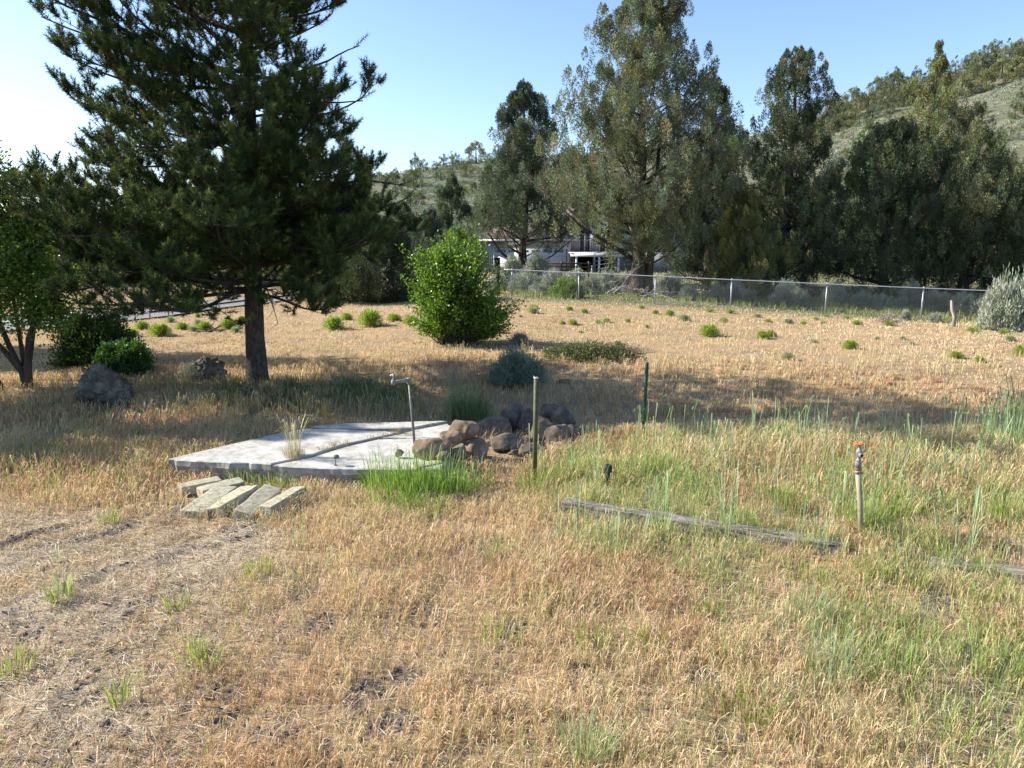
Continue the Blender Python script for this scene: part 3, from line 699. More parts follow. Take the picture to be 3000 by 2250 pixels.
# right standpipe with the red wheel
pb2 = G(2527, 1585); pt2 = at(2513, 1372, pb2.y + .05); pt3 = at(2514, 1300, pb2.y + .05)
sp2 = empty('standpipe', pb2, 'pale yellowish standpipe with a brass tap and orange wheel handle in the tall grass', 'pipe', 'standpipes')
W2 = lambda p: Vector(p) - pb2
M_pvc = solid('yellowed pipe', [(.20, .19, .12), (.38, .36, .25)], 9, .6, .2, stretch=(1, 1, .3))
tubes('riser', [(0, 0, -.1), W2(pb2.lerp(pt2, .5)), W2(pt2)], .024, M_pvc, sp2, 12)
m = MB(); m.lathe(W2(pt2) + Vector((0, 0, -.015)), [(.027, 0), (.029, .012), (.026, .024)], 12); m.build('rust_band', solid('rust', [(.25, .10, .04), (.38, .17, .08)], 20, .8, .3), sp2, col=False)
m = MB(); m.tube([W2(pt2) + Vector((0, 0, -.04)), W2(pt2) + Vector((.045, -.02, -.04))], .007, 6); m.lathe(W2(pt2) + Vector((0, 0, -.05)), [(.026, 0), (.03, .004), (.03, .02), (.026, .024)], 12); m.build('hose_clamp', M_iron, sp2, col=False)
hgt = (pt3 - pt2).z
m = MB(); m.lathe(W2(pt2) + Vector((0, 0, .008)), [(.028, 0), (.028, .05), (.022, .06), (.025, .066), (.025, .075), (.016, .08), (.017, .1), (.024, .11), (.027, .15), (.024, .165), (.014, .17), (.015, .19), (.009, .2), (.008, hgt)], 14)
m.lathe(W2(pt2) + Vector((0, -.02, .135)), [(.017, 0), (.019, .02), (.019, .034)], 12, axis=(0, -1, 0)); tap = m.build('tap_body', M_iron2, sp2, col=False)
m = MB(); m.lathe(W2(pt2) + Vector((0, -.0545, .135)), [(.013, 0), (.012, .002)], 12, axis=(0, -1, 0)); m.build('spout_shade_disc', solid('painted bore shade', [(.01, .01, .012), (.02, .02, .02)], 5, .8, 0), tap, col=False)  # flat near-black disc paints the shade inside the spout mouth
m = MB(); c0 = W2(pt3); ring = [c0 + Vector((.038 * math.cos(t), .038 * math.sin(t), .005 * math.sin(5 * t))) for t in np.linspace(0, 2 * math.pi, 25)]
m.tube(ring, .0065, 6, caps=False)
for k in range(4): m.tube([c0, c0 + Vector((.036 * math.cos(k * math.pi / 2 + .3), .036 * math.sin(k * math.pi / 2 + .3), 0))], .006, 5)
m.build('wheel_handle', solid('orange paint', [(.50, .11, .04), (.62, .20, .08)], 12, .6, .2), sp2, col=False)

# ------------------------------------------------------------------ fence posts in the yard
M_olive = solid('olive painted post', [(.05, .058, .025), (.105, .105, .05)], 14, .6, .2)
p0 = G(1566, 1402); t0 = at(1571, 1106, p0.y)
po = empty('round_post', p0, 'olive round metal post standing alone beside the rock pile', 'post')
m = MB(); m.tube([(0, 0, -.2), tuple(t0 - p0)], .028, 12); m.build('post_shaft', M_olive, po, col=False)
m = MB(); tt = t0 - p0; m.lathe(tt, [(.031, -.012), (.031, .0), (.02, .006)], 12); m.tube([tt + Vector((-.03, 0, .004)), tt + Vector((-.025, 0, .018))], .006, 5); m.build('post_cap', M_galv, po, col=False)
M_tgreen = solid('green steel', [(.012, .05, .035), (.03, .09, .06)], 14, .5, .2)
p0 = G(1884, 1275); t0 = at(1896, 1062, p0.y)
tp = empty('steel_post', p0, 'dark green steel T-post leaning slightly beyond the tall grass', 'post')
dv = t0 - p0; m = MB(); ax = dv.normalized(); side = Vector((1, 0, 0))
Mx = Vector((0, 0, 1)).rotation_difference(ax).to_matrix().to_4x4()
m.box((-.024, -.003, -.2), (.024, .003, dv.length), Mx); m.box((-.003, .003, -.2), (.003, .03, dv.length), Mx)
m.build('post_shaft', M_tgreen, tp, col=False)
m = MB(); m.box((-.004, -.006, 0), (.004, -.003, dv.length - .02), Mx)
for k in range(int(dv.length / .055)): m.box((-.009, -.009, .03 + k * .055), (.009, -.003, .05 + k * .055), Mx)
m.build('studs', M_tgreen, tp, col=False)
# black irrigation riser with a bulbous cap in the bed
p0 = G(1778, 1440); t0 = at(1775, 1372, p0.y)
ir = empty('irrigation_riser', p0, 'short black plastic pipe with a rounded head hidden in green grass', 'pipe')
M_black = solid('black plastic', [(.012, .012, .012), (.03, .03, .03)], 20, .6, .2)
hh_ = (t0 - p0).z
m = MB(); m.tube([(0, 0, -.05), (0, 0, hh_ - .04)], .03, 10); m.build('pipe_body', M_black, ir, col=False)
m = MB(); m.lathe((0, 0, hh_ - .05), [(.035, 0), (.05, .02), (.055, .05), (.045, .08), (.02, .10)], 14); m.build('cap', M_black, ir, col=False)
# small stake with a cap on the slab
p0 = G(982, 1362, SLAB_Z); m = MB()
st = empty('sprinkler_stake', p0, 'tiny rusty stake with a flat cap on the front edge of the slab', 'stake')
m.lathe((0, 0, 0), [(.018, 0), (.018, .008), (.007, .012), (.006, .075)], 10); m.build('stem', M_iron, st, col=False)
m = MB(); m.lathe((.015, 0, .075), [(.012, 0), (.035, .008), (.034, .035), (.02, .045)], 12); m.build('cap', M_iron, st, col=False)

# ------------------------------------------------------------------ timbers
M_timber = solid('weathered timber', [(.07, .058, .048), (.20, .18, .155), (.40, .37, .32)], 30, .9, 1.0, stretch=(.08, 1, 1), bscale=40, bdist=.02)
def timber(a, b, w, h, label, seed):
    d = b - a; L = d.length; nx = int(L / .05); rr = random.Random(seed)
    prof = [(-w / 2, -h), (-w / 2, -h * .5), (-w / 2 + .004, -.012), (-w / 2 + .02, 0), (-w * .15, -.004), (-w * .12, -.022), (-w * .09, -.003), (w * .18, 0), (w * .21, -.016), (w * .24, 0), (w / 2 - .02, -.002), (w / 2, -.02), (w / 2, -h)]
    V = []; k = len(prof)
    for i in range(nx + 1):
        x = L * i / nx
        for j, (yy, zz) in enumerate(prof):
            e = mnoise.noise(Vector((x * 1.8, yy * 30, seed))) * .024 + mnoise.noise(Vector((x * 9, yy * 60 + j, seed))) * .009
            V.append((x + (mnoise.noise(Vector((j * 1.7, zz * 9, seed))) * .05 if i in (0, nx) else 0), yy + e, zz + e * .8 - (.02 * ss(.75, 1, i / nx)) * abs(mnoise.noise(Vector((x * 6, j, 2)))) * 2))
    Q = [(i * k + j, i * k + j + 1, (i + 1) * k + j + 1, (i + 1) * k + j) for i in range(nx) for j in range(k - 1)]
    me = bpy.data.meshes.new('landscape_timber'); me.from_pydata(V, [], [q[::-1] for q in Q] + [list(range(k)), list(range(nx * k, nx * k + k))[::-1]]); me.update()
    me.materials.append(M_timber); o = bpy.data.objects.new('landscape_timber', me); COL.objects.link(o)
    bmx = bmesh.new(); bmx.from_mesh(me); bmesh.ops.recalc_face_normals(bmx, faces=bmx.faces[:]); bmx.to_mesh(me); bmx.free()
    o.location = a; o.rotation_euler = (0, -math.asin(d.z / L), math.atan2(d.y, d.x)); tag(o, label, 'timber', 'weathered bed-edging timbers'); return o
timber(tim_a, tim_b, .19, .22, 'long grey split railway timber edging the grassy bed, left of the orange-wheel pipe', 1)
timber(tim2_a, tim2_b, .17, .12, 'half buried grey timber near the right edge of the picture', 2)
qa, qb = G(2048, 1632, .05), G(2130, 1640, .05)
timber(qa, qb, .1, .08, 'short rotten timber scrap in the grass in front of the long timber', 3)

# ------------------------------------------------------------------ rock pile and boulders
stones = [(1262, 1318, 75, 50, 'A', 'pale pointed brown stone at the front left of the rock pile'), (1300, 1335, 38, 30, 'B', 'small grey stone wedged in front of the rock pile'),
          (1322, 1288, 56, 42, 'A', 'round tan stone behind the pale front stone'), (1345, 1325, 40, 36, 'B', 'dark egg-shaped stone at the front of the pile'), (1392, 1322, 66, 48, 'A', 'broad brown stone at the front right of the pile'),
          (1362, 1262, 62, 50, 'A', 'big rounded reddish stone at the pile top left'), (1440, 1250, 80, 52, 'A', 'large brown boulder with a pale top in the middle of the pile'), (1502, 1225, 50, 55, 'B', 'dark upright slab-like stone at the pile back'),
          (1545, 1235, 40, 50, 'B', 'grey pointed stone beside the olive post'), (1490, 1300, 85, 36, 'B', 'flat grey stone in the shaded middle of the pile'), (1590, 1265, 58, 50, 'B', 'grey rounded stone right of the olive post'), (1620, 1210, 52, 40, 'A', 'brown stone at the far right top of the pile'),
          (1655, 1235, 45, 52, 'B', 'tall grey stone at the right end of the pile'), (1635, 1275, 45, 45, 'B', 'purple-grey stone low at the right end'), (1545, 1320, 45, 26, 'B', 'pale cobble low in front of the olive post'), (1515, 1325, 26, 18, 'B', 'small round cobble in the shade of the pile'),
          (1575, 1310, 34, 26, 'B', 'grey cobble between the olive post and the pile end'), (1680, 1265, 30, 40, 'B', 'last dark stone at the right end of the pile')]
for i, (u, v, w, h, k, lab) in enumerate(stones):
    hh2 = h * 1.15; zt = 0
    onslab = u < 1350 or (u == 1362)
    base = G(u, v + hh2 * .42, SLAB_Z if onslab else None)
    s = base.y / 2200
    dpt = base.y + (1330 - v) * .004
    c = at(u, v, base.y)
    size = (w * s * .95, (w + h) / 2 * s * .75, h * s * 1.0)
    c.z = max(c.z - .02, (SLAB_Z if onslab else float(g(c.x, c.y))) + size[2] * (.55 if onslab else .3))
    if onslab: size = tuple(q * .85 for q in size)
    tag(rockmesh('pile_stone', size, i + 3, M_stoneA if k == 'A' else M_stoneB, sub=4, rough=.22, cuts=13, crag=.05, loc=c, rz=i * .7 % 1), lab, 'stone', 'stones of the rock pile beside the slab')
# fill under the pile so that its stones rest on something
pcs = MB(); rp = random.Random(4)
def addrock(mb, c, s, seed):
    off = Vector((seed * 3.1, seed * .7, 0))
    V = np.array([tuple(Vector(v) * (1 + .35 * mnoise.noise(Vector(v) * 1.5 + off))) for v in icoV]) * np.array(s); mb.add(V + np.array(tuple(c)), None, icoT)
for i in range(60):
    u = rp.uniform(1250, 1690); v = rp.uniform(1262, 1345) if u < 1450 else rp.uniform(1240, 1320)
    q = G(u, v + 20); s = rp.uniform(.03, .07); addrock(pcs, (q.x, q.y, float(g(q.x, q.y)) + s * .4), (s * 1.2, s, s * .7), i)
tag(pcs.build('pile_rubble', M_stoneB, col=False), 'small rubble and cobbles filling the gaps of the rock pile', 'rubble', kind='stuff')
for u, v, w, h, lab in [(1168, 1330, 32, 26, 'fist-sized brown stone lying on the slab left of the pipe')]:
    b = G(u, v, SLAB_Z + .04); s = b.y / 2200
    tag(rockmesh('stone', (w * s * .5, w * s * .4, h * s * .45), 77, M_stoneA, loc=(b.x, b.y, SLAB_Z + .05), cuts=5), lab, 'stone')
def boulder(u0, u1, v0, v1, seed, lab, mat=M_rock, rough=.62):
    b = G((u0 + u1) / 2, v1 - 10); s = b.y / 2180; w = (u1 - u0) * s; h = (v1 - v0) * s
    tag(rockmesh('boulder', (w * .56, w * .42, h * .66), seed, mat, sub=6, crag=.22, rough=rough, cuts=9, loc=(b.x, b.y + w * .25, b.z + h * .34), freq=2.2), lab, 'boulder')
boulder(200, 372, 1088, 1205, 12, 'big craggy dark lava boulder under the left shrubs')
boulder(560, 650, 1058, 1125, 15, 'smaller dark boulder in the shade left of the pine trunk')
b = G(1652, 1120); tag(rockmesh('stone', (.14, .1, .04), 5, M_stoneB, loc=(b.x, b.y, b.z + .03)), 'small flat pale stone on the shaded bank right of the sagebrush', 'stone')

# ------------------------------------------------------------------ pine
def polytube(mb, p, d, L, r0, r1, segs, rng, grav=0, tip=0, wander=.08, n=5):
    pts = [np.array(p, float)]; d = np.array(d, float); d /= np.linalg.norm(d)
    for i in range(segs):
        t = (i + 1) / segs
        d = d + rng.normal(0, wander, 3) + np.array([0, 0, grav * (1 - t) + tip * t]); d /= np.linalg.norm(d)
        pts.append(pts[-1] + d * L / segs)
    if mb is not None: mb.tube(pts, np.linspace(r0, r1, segs + 1), n)
    return np.array(pts)
def along(pts, t):
    k = t * (len(pts) - 1); i = min(int(k), len(pts) - 2); f = k - i
    return pts[i] * (1 - f) + pts[i + 1] * f, unit(pts[i + 1] - pts[i])
def make_pine():
    rng = np.random.default_rng(3)
    base = G(752, 1132)
    root = empty('pine_tree', base, 'tall dark green pine with a bare grey lower trunk, beside the slab', 'tree')
    by = base.y
    ctrl = [(754, 1140), (748, 1000), (744, 900), (738, 600), (729, 300), (724, 0)]
    tp_ = [np.array(tuple(at(u, v, by))) for u, v in ctrl]; tp_[0][2] = base.z - .15
    top = tp_[-1]; tp_ += [top + np.array([0, 0, 2.8]), top + np.array([-.05, 0, 6.4])]
    tp_ = np.array(tp_) - np.array(tuple(base))
    zz = np.concatenate([[tp_[0][2], base.z * 0 + .0, .25], np.linspace(.6, tp_[-1][2], 34)])
    path = np.stack([np.interp(zz, tp_[:, 2], tp_[:, 0]), np.interp(zz, tp_[:, 2], tp_[:, 1]), zz], 1)
    rad_ = np.interp(zz, [-.2, 0, .3, 1, 4, 8, zz[-1]], [.30, .25, .205, .178, .135, .075, .015])
    m = MB(); m.tube(path, rad_, 16, wob=.05, rng=rng); tr = m.build('trunk', M_pinebark, root, smooth=True, col=False)
    br = MB(); P = []; D = []; Lf = []
    hgt = zz[-1]
    LT = ([1.6, 2.3, 3.2, 4.2, 5.4, 6.0, 7.0, 8.2, 10.0, 11.5, hgt], [4.5, 4.9, 4.2, 3.5, 4.9, 4.3, 3.2, 3.7, 3.7, 2.8, .6])
    RT = ([1.6, 2.3, 3.0, 3.6, 4.4, 5.2, 6.5, 7.2, 8.2, 10.0, 11.5, hgt], [2.4, 2.7, 3.2, 3.6, 2.6, 2.2, 2.5, 2.8, 3.6, 3.6, 2.8, .6])  # unseen upper crown is widened to broaden and deepen its shadow
    z = 1.98; ang = 0
    A0 = []; D0 = []; L0 = []; K0 = []          # shoots: root, direction, length, coarse flag
    def shoot(p, d, L, k): A0.append(p); D0.append(d); L0.append(L); K0.append(k)
    while z < hgt - .2:
        nb = 6
        ang += rng.uniform(.4, 1.0)
        for k in range(nb):
            a = ang + k * 2 * math.pi / nb + rng.normal(0, .28); zb = z + rng.normal(0, .17)
            cs_ = math.cos(a); Ll = np.interp(z, *LT); Lr = np.interp(z, *RT); Lm = (Ll + Lr) / 2 * .95
            w_ = abs(cs_) ** .7
            L = (Lm * (1 - w_) + (Ll if cs_ < 0 else Lr) * w_) * rng.uniform(.62, 1.0)
            el = np.interp(z, [2, 3, 6, hgt], [-.03, .05, .22, .8]) + rng.normal(0, .15 if z > 3 else .07)
            c0 = np.array([np.interp(zb, path[:, 2], path[:, 0]), np.interp(zb, path[:, 2], path[:, 1]), zb])
            d = np.array([math.cos(a) * math.cos(el), math.sin(a) * math.cos(el), math.sin(el)])
            lp = polytube(br, c0, d, L, .012 + .010 * L, .010, 9, rng, grav=-.07 if z > 3 else -.02, tip=.09, wander=.11 if z > 3 else .06)
            low = z < 7.2; cf = 0 if low else 1
            ns = int(L / (.105 if low else .17))
            for j in range(ns):
                t = .10 + .90 * (j + rng.uniform(0, .9)) / ns
                if t > .99: continue
                if t < .28 and rng.random() < .45: continue
                if float(vn(np.array(z * 1.1 + a * 2.0), np.array(t * L * .8 + a * 5), 19)) < (.22 if z < 3.8 else .37 if z < 7 else .1): continue
                p, dd = along(lp, t); sd = 1 if j % 2 else -1
                h = unit(np.cross(dd, [0, 0, 1.])) * sd
                d2 = unit(dd * rng.uniform(.3, .9) + h * rng.uniform(.2, 1.0) + np.array([0, 0, rng.uniform(-.35, .85)]))
                L2 = (.25 + .62 * (1 - abs(t - .45) * 1.1)) * min(1, L / 3.0) * rng.uniform(.6, 1.2)
                tw = polytube(br if low else None, p, d2, L2, .009, .004, 4, rng, grav=-.05, tip=.12, wander=.12, n=3)
                nq = max(1, int(L2 / (.14 if low else .2)))
                for q in range(nq):
                    pp, d3 = along(tw, min((q + .6) / nq, .99)); hs = unit(np.cross(d3, [0, 0, 1.])) * (1 if q % 2 else -1)
                    shoot(pp, unit(d3 * .55 + hs * rng.uniform(.3, .9) + np.array([0, 0, rng.uniform(.1, 1.0)])), rng.uniform(.12, .24), cf)
                pp, d3 = along(tw, .99)
                for _q in range(4 if low else 2): shoot(pp - d3 * rng.uniform(.02, .14), unit(d3 * .8 + rdir(rng, 1)[0] * .55 + np.array([0, 0, .4])), rng.uniform(.14, .26), cf)
            p, dd = along(lp, .999); shoot(p - dd * .15, unit(dd + np.array([0, 0, .3])), rng.uniform(.3, .4), cf)
        z += (.24 if z < 4.2 else .33) if z < 7.4 else .38
    br.build('branches', M_bark, root, col=False)
    A0 = np.array(A0); D0 = unit(np.array(D0)); L0 = np.array(L0); K0 = np.array(K0); print('shoots', len(A0))
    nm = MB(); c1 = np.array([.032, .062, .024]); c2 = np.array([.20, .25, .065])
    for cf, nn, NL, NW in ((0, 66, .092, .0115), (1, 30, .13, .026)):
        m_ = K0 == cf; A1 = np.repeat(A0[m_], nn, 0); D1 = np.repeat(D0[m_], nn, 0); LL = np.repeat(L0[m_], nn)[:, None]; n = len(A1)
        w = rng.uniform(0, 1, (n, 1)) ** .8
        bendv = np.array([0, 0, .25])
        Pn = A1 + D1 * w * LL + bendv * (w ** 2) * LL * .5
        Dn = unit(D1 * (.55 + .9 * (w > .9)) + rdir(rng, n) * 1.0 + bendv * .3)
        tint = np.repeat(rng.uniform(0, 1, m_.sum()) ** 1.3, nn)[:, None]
        C = (c1 + (c2 - c1) * tint * (.15 + .85 * w ** 2)) * (1 + rng.normal(0, .15, (n, 1)))  # shaded insides and sunlit tips are painted into the needle colours
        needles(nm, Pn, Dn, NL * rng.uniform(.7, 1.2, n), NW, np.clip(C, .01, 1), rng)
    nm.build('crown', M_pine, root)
    P = A0 + D0 * L0[:, None]; D = D0
    # rusty young cones on the shoots
    cn = MB(); sel = rng.choice(len(P), 420, replace=False)
    leaves(cn, P[sel] + D[sel] * .04, D[sel], .05, .035, pick(rng, 420, [(.34, .12, .05), (.28, .14, .05)]), rng)
    leaves(cn, P[sel] + D[sel] * .04, D[sel], .05, .035, pick(rng, 420, [(.34, .12, .05), (.28, .14, .05)]), rng)
    tag(cn.build('young_cones', M_leaf, root), kind='stuff')
    # dead twigs low on the trunk
    dt = MB()
    for u0, v0, u1, v1 in [(775, 845, 880, 905), (775, 830, 815, 950), (772, 850, 845, 870), (778, 800, 900, 850), (740, 800, 640, 860)]:
        a = np.array(tuple(at(u0, v0, by))) - np.array(tuple(base)); b = np.array(tuple(at(u1, v1, by - .4))) - np.array(tuple(base))
        mp_ = (a + b) / 2 + np.array([0, 0, .08]); pts = [a, mp_, b]; dt.tube(pts, [.018, .012, .006], 5)
        for _ in range(6):
            t = rng.uniform(.3, 1); p = a * (1 - t) + b * t; polytube(dt, p, rng.normal(0, 1, 3) + np.array([.2, 0, -.5]), rng.uniform(.12, .35), .006, .002, 3, rng, n=3)
    dt.build('dead_twigs', M_deadwood, root, col=False)
make_pine()

# ------------------------------------------------------------------ junipers
OLIVE = [(.18, .195, .10), (.22, .225, .12), (.145, .17, .095)]
BLUEJ = [(.13, .165, .115), (.165, .195, .135), (.10, .135, .095)]
DARKJ = [(.085, .11, .06), (.115, .14, .07), (.07, .095, .058)]
YELJ = [(.22, .23, .08), (.27, .27, .10), (.16, .18, .06)]
def juniper_mesh(H, prof, nclump, per, leaf, cols, seed, lobes=.35, csize=.34, up=1.5, nlimb=60, trunk_r=.25, skirt=.05, dead=20, two=False, detail=True):
    nclump = int(nclump * (2.3 if detail else 1)); csize *= .70 if detail else 1; up *= 1.35 if detail else 1; nlimb = int(nlimb * .6); dead = dead // 2
    """returns (trunk MB, limb MB, foliage MB) around the origin"""
    rng = np.random.default_rng(seed)
    ts = np.array([p[0] for p in prof]); rs = np.array([p[1] for p in prof])
    t = rng.uniform(skirt, 1, nclump * 4); rr = np.interp(t, ts, rs)
    keep = rng.uniform(0, rs.max(), len(t)) < rr + .1 * rs.max(); t = t[keep][:nclump]; rr = rr[keep][:nclump]; n = len(t)
    a = rng.uniform(0, 2 * math.pi, n)
    lob = 1 - lobes + lobes * 2 * fbm(a * 1.1 + 3, t * 5 * H / 8, seed, 2)
    gapm = fbm(a * 1.6 + 9, t * H * .55, seed + 7, 2)
    rad_ = rr * lob * (rng.uniform(.12, 1, n) ** .55)
    k = (gapm > .38) | (rng.uniform(0, 1, n) < .18); t = t[k]; a = a[k]; rad_ = rad_[k]; n = len(t)
    C0 = np.stack([rad_ * np.cos(a), rad_ * np.sin(a), t * H], 1)
    C0[:, 2] += .12 * rad_
    if detail:      # gather the clumps into separate rising boughs of uneven length
        nb_ = max(14, nclump // 26); tb = np.sort(rng.uniform(skirt, .93, nb_) ** 1.0); ab = np.arange(nb_) * 2.4 + rng.normal(0, .35, nb_)
        lb = rng.uniform(.62, 1.22, nb_); bi = np.clip(np.searchsorted(tb, np.clip(t + rng.normal(0, .03, n), 0, 1)), 0, nb_ - 1)
        bi = np.clip(bi + rng.integers(-2, 3, n), 0, nb_ - 1); s_ = rng.uniform(.12, 1, n) ** .62
        Rb = np.interp(tb, ts, rs); wj = .16 * np.sqrt(Rb[bi]) * (1.25 - .6 * s_)
        nx = Rb[bi] * lb[bi] * s_; ang_ = ab[bi] + rng.normal(0, .16, n)
        B0 = np.stack([np.cos(ang_) * nx, np.sin(ang_) * nx, tb[bi] * H + Rb[bi] * (.10 + .38 * s_ ** 1.6) - .24 * Rb[bi]], 1) + rng.normal(0, 1, (n, 3)) * wj[:, None] * np.array([1, 1, 1.25])
        use = (rng.uniform(0, 1, n) < .80) & (t < .90); C0[use] = B0[use]; a = np.arctan2(C0[:, 1], C0[:, 0])
        C0[:, 2] = np.clip(C0[:, 2], skirt * H * .8, H * 1.0)
    cc = pick(rng, n, cols, None, .22)
    sz = csize * rng.uniform(.6, 1.25, n) * np.interp(t, [0, .8, 1], [1, .85, .5])
    per = int(per * (1.8 if detail else 1.2)); fol = MB(); N = n * per
    U = rdir(rng, N); rad2 = rng.uniform(.15, 1, (N, 1)) ** .5
    S3 = np.repeat(sz, per)[:, None] * np.array([1, 1, up])
    outw = np.repeat(unit(np.stack([np.cos(a), np.sin(a), 0 * a], 1)), per, 0)
    P = np.repeat(C0, per, 0) + U * rad2 * S3
    # pointed tops of the sprays
    P[:, :2] -= (U[:, :2] * rad2 * S3[:, :2]) * (np.clip(U[:, 2:], 0, 1) * .55)
    D = unit(U * .7 + outw * .35 + np.array([0, 0, .8]) + rng.normal(0, .3, (N, 3)))
    L = leaf * rng.uniform(.7, 1.5, N); Cc = np.repeat(cc, per, 0) * (1 + rng.normal(0, .06, (N, 1)))
    leaves(fol, P, D, L * 1.0, L * .36, np.clip(Cc, .01, 1), rng)
    tr = MB(); lm = MB()
    zz = np.linspace(-.3, H * .93, 14); wob = np.stack([.02 * H * (vn(zz * .5, 0 * zz, seed) - .5), .02 * H * (vn(zz * .5, 9 + 0 * zz, seed) - .5), zz], 1)
    tr.tube(wob, np.interp(zz, [-.3, .4, H * .4, H], [trunk_r * 1.4, trunk_r, trunk_r * .6, .02]), 9, wob=.12, rng=rng)
    per = per; 
    if two: tr.tube([(.5, .1, -.3), (.62, .1, 1.4), (.75, 0, 3.2), (.9, 0, H * .6)], [trunk_r * .8, trunk_r * .55, trunk_r * .45, .05], 8, wob=.12, rng=rng)
    if detail:
        for i in rng.choice(n, min(n, nlimb), replace=False):
            e = C0[i]; rl = np.hypot(e[0], e[1]); zb = max(.5, e[2] - rl * rng.uniform(.3, .8)); zb = min(zb, H * .9)
            b_ = np.array([np.interp(zb, zz, wob[:, 0]), np.interp(zb, zz, wob[:, 1]), zb]); mid = (b_ + e) / 2 + np.array([0, 0, -.08 * rl]) + rng.normal(0, .08, 3)
            lm.tube([b_, mid, e], [.03 + .012 * rl, .022 + .006 * rl, .012], 5)
        for i in range(dead):
            zb = rng.uniform(.15, .7) * H; an = rng.uniform(0, 2 * math.pi)
            polytube(lm, (np.interp(zb, zz, wob[:, 0]), np.interp(zb, zz, wob[:, 1]), zb), (math.cos(an), math.sin(an), rng.uniform(-.2, .4)), np.interp(zb / H, ts, rs) * rng.uniform(.6, 1.0), .028, .006, 6, rng, wander=.2, n=4)
    return tr, lm, fol
def juniper(name, label, u, vtop, Y, prof, nclump, per, leaf, cols, seed, cat='tree', group=None, dz=0, **kw):
    x = (u - 1500) / FPX * Y / (CP + SP * (1125 - 700) / FPX); zb = float(g(x, Y)); H = at(u, vtop, Y).z - zb
    root = empty(name, (x, Y, zb), label, cat, group)
    tr, lm, fol = juniper_mesh(H, prof, nclump, per, leaf, cols, seed, **kw)
    tr.build('trunk', M_jbark, root, smooth=True, col=False)
    if lm.n: lm.build('limbs', M_jbark, root, col=False)
    fol.build('crown', M_juni, root); return root
PJ = 'trees beyond the chain-link fence'
juniper('juniper_tree', 'largest grey-green juniper with a thick dark double trunk behind the fence', 1868, -25, 36.5, [(0.05, 2.0), (.14, 3.3), (.28, 4.6), (.45, 4.4), (.6, 3.7), (.75, 2.9), (.88, 2.2), (.96, 1.3), (1, .3)], 900, 95, .085, OLIVE + BLUEJ[:2], 1, group=PJ, trunk_r=.38, lobes=.5, skirt=.17, csize=.36, nlimb=170, dead=60, two=True)
juniper('juniper_tree', 'blue-green juniper with a spiky top left of the largest juniper', 1535, 245, 45, [(.02, 3.4), (.2, 4.0), (.38, 3.6), (.5, 2.3), (.62, 1.7), (.75, 2.1), (.88, 1.1), (1, .15)], 560, 85, .095, BLUEJ + DARKJ[:1], 2, group=PJ, trunk_r=.28, csize=.36, nlimb=90, lobes=.5, dead=30, skirt=.22)
juniper('juniper_tree', 'narrow dark blue juniper growing against the right side of the largest juniper', 2078, 235, 40.5, [(.02, 2.4), (.3, 2.1), (.55, 1.4), (.8, 1.0), (1, .2)], 340, 85, .09, BLUEJ + DARKJ, 3, group=PJ, trunk_r=.25, csize=.36, nlimb=50)
juniper('juniper_tree', 'tall dark juniper with an open many-pointed top in the right middle', 2300, 148, 40, [(.02, 3.0), (.2, 3.4), (.4, 2.9), (.6, 2.2), (.72, 1.9), (.84, 1.6), (.94, 1.2), (1, .4)], 620, 90, .085, DARKJ + BLUEJ[:1] + OLIVE[:1], 4, group=PJ, trunk_r=.3, csize=.33, nlimb=120, lobes=.45, dead=62)
juniper('juniper_tree', 'yellowish juniper whose thin ragged tip stands above the dark trees at the right', 2695, 128, 47, [(.02, 3.4), (.4, 3.4), (.6, 2.6), (.68, 2.4), (.78, 1.5), (.88, .55), (1, .12)], 520, 85, .095, OLIVE + YELJ[:1], 5, group=PJ, trunk_r=.25, csize=.36, nlimb=60, lobes=.4)
juniper('juniper_tree', 'broad dark juniper in front of the yellowish one', 2600, 360, 38.5, [(.02, 3.6), (.2, 3.9), (.5, 3.4), (.75, 2.4), (.9, 1.2), (1, .3)], 560, 90, .085, DARKJ, 6, group=PJ, trunk_r=.25, csize=.38, nlimb=70)
juniper('juniper_tree', 'dark bushy juniper second from the right edge', 2840, 385, 37.5, [(.02, 3.2), (.2, 3.7), (.5, 3.3), (.75, 2.4), (.9, 1.3), (1, .3)], 520, 90, .085, DARKJ + OLIVE[:1], 7, group=PJ, trunk_r=.25, csize=.38, nlimb=70)
juniper('juniper_tree', 'olive juniper cut by the right edge of the picture', 3060, 400, 42, [(.02, 3.4), (.3, 3.8), (.6, 3.0), (.85, 1.6), (1, .3)], 460, 85, .095, OLIVE, 8, group=PJ, trunk_r=.25, csize=.38, nlimb=40)
juniper('juniper_tree', 'low yellow-green juniper between the largest juniper and the tall dark one', 2185, 560, 37, [(.04, 1.5), (.2, 2.1), (.5, 1.8), (.8, .9), (1, .2)], 230, 90, .08, YELJ + OLIVE[:1], 9, group=PJ, trunk_r=.14, csize=.3, nlimb=40)
juniper('poplar_tree', 'slim pale silvery-green tree peeking between the dark junipers', 2512, 385, 50, [(.02, 1.2), (.4, 1.4), (.7, 1.2), (.9, .8), (1, .2)], 150, 110, .10, [(.24, .31, .19), (.20, .28, .15)], 10, group=PJ, trunk_r=.12, csize=.4, nlimb=20)
juniper('juniper_tree', 'dense very dark bushy juniper behind the pine, left of the green bush', 1085, 640, 33, [(.0, 2.0), (.3, 2.4), (.6, 2.0), (.85, 1.2), (1, .3)], 420, 90, .08, DARKJ, 12, group='trees behind the pine', trunk_r=.2, csize=.36, skirt=.0, nlimb=20)
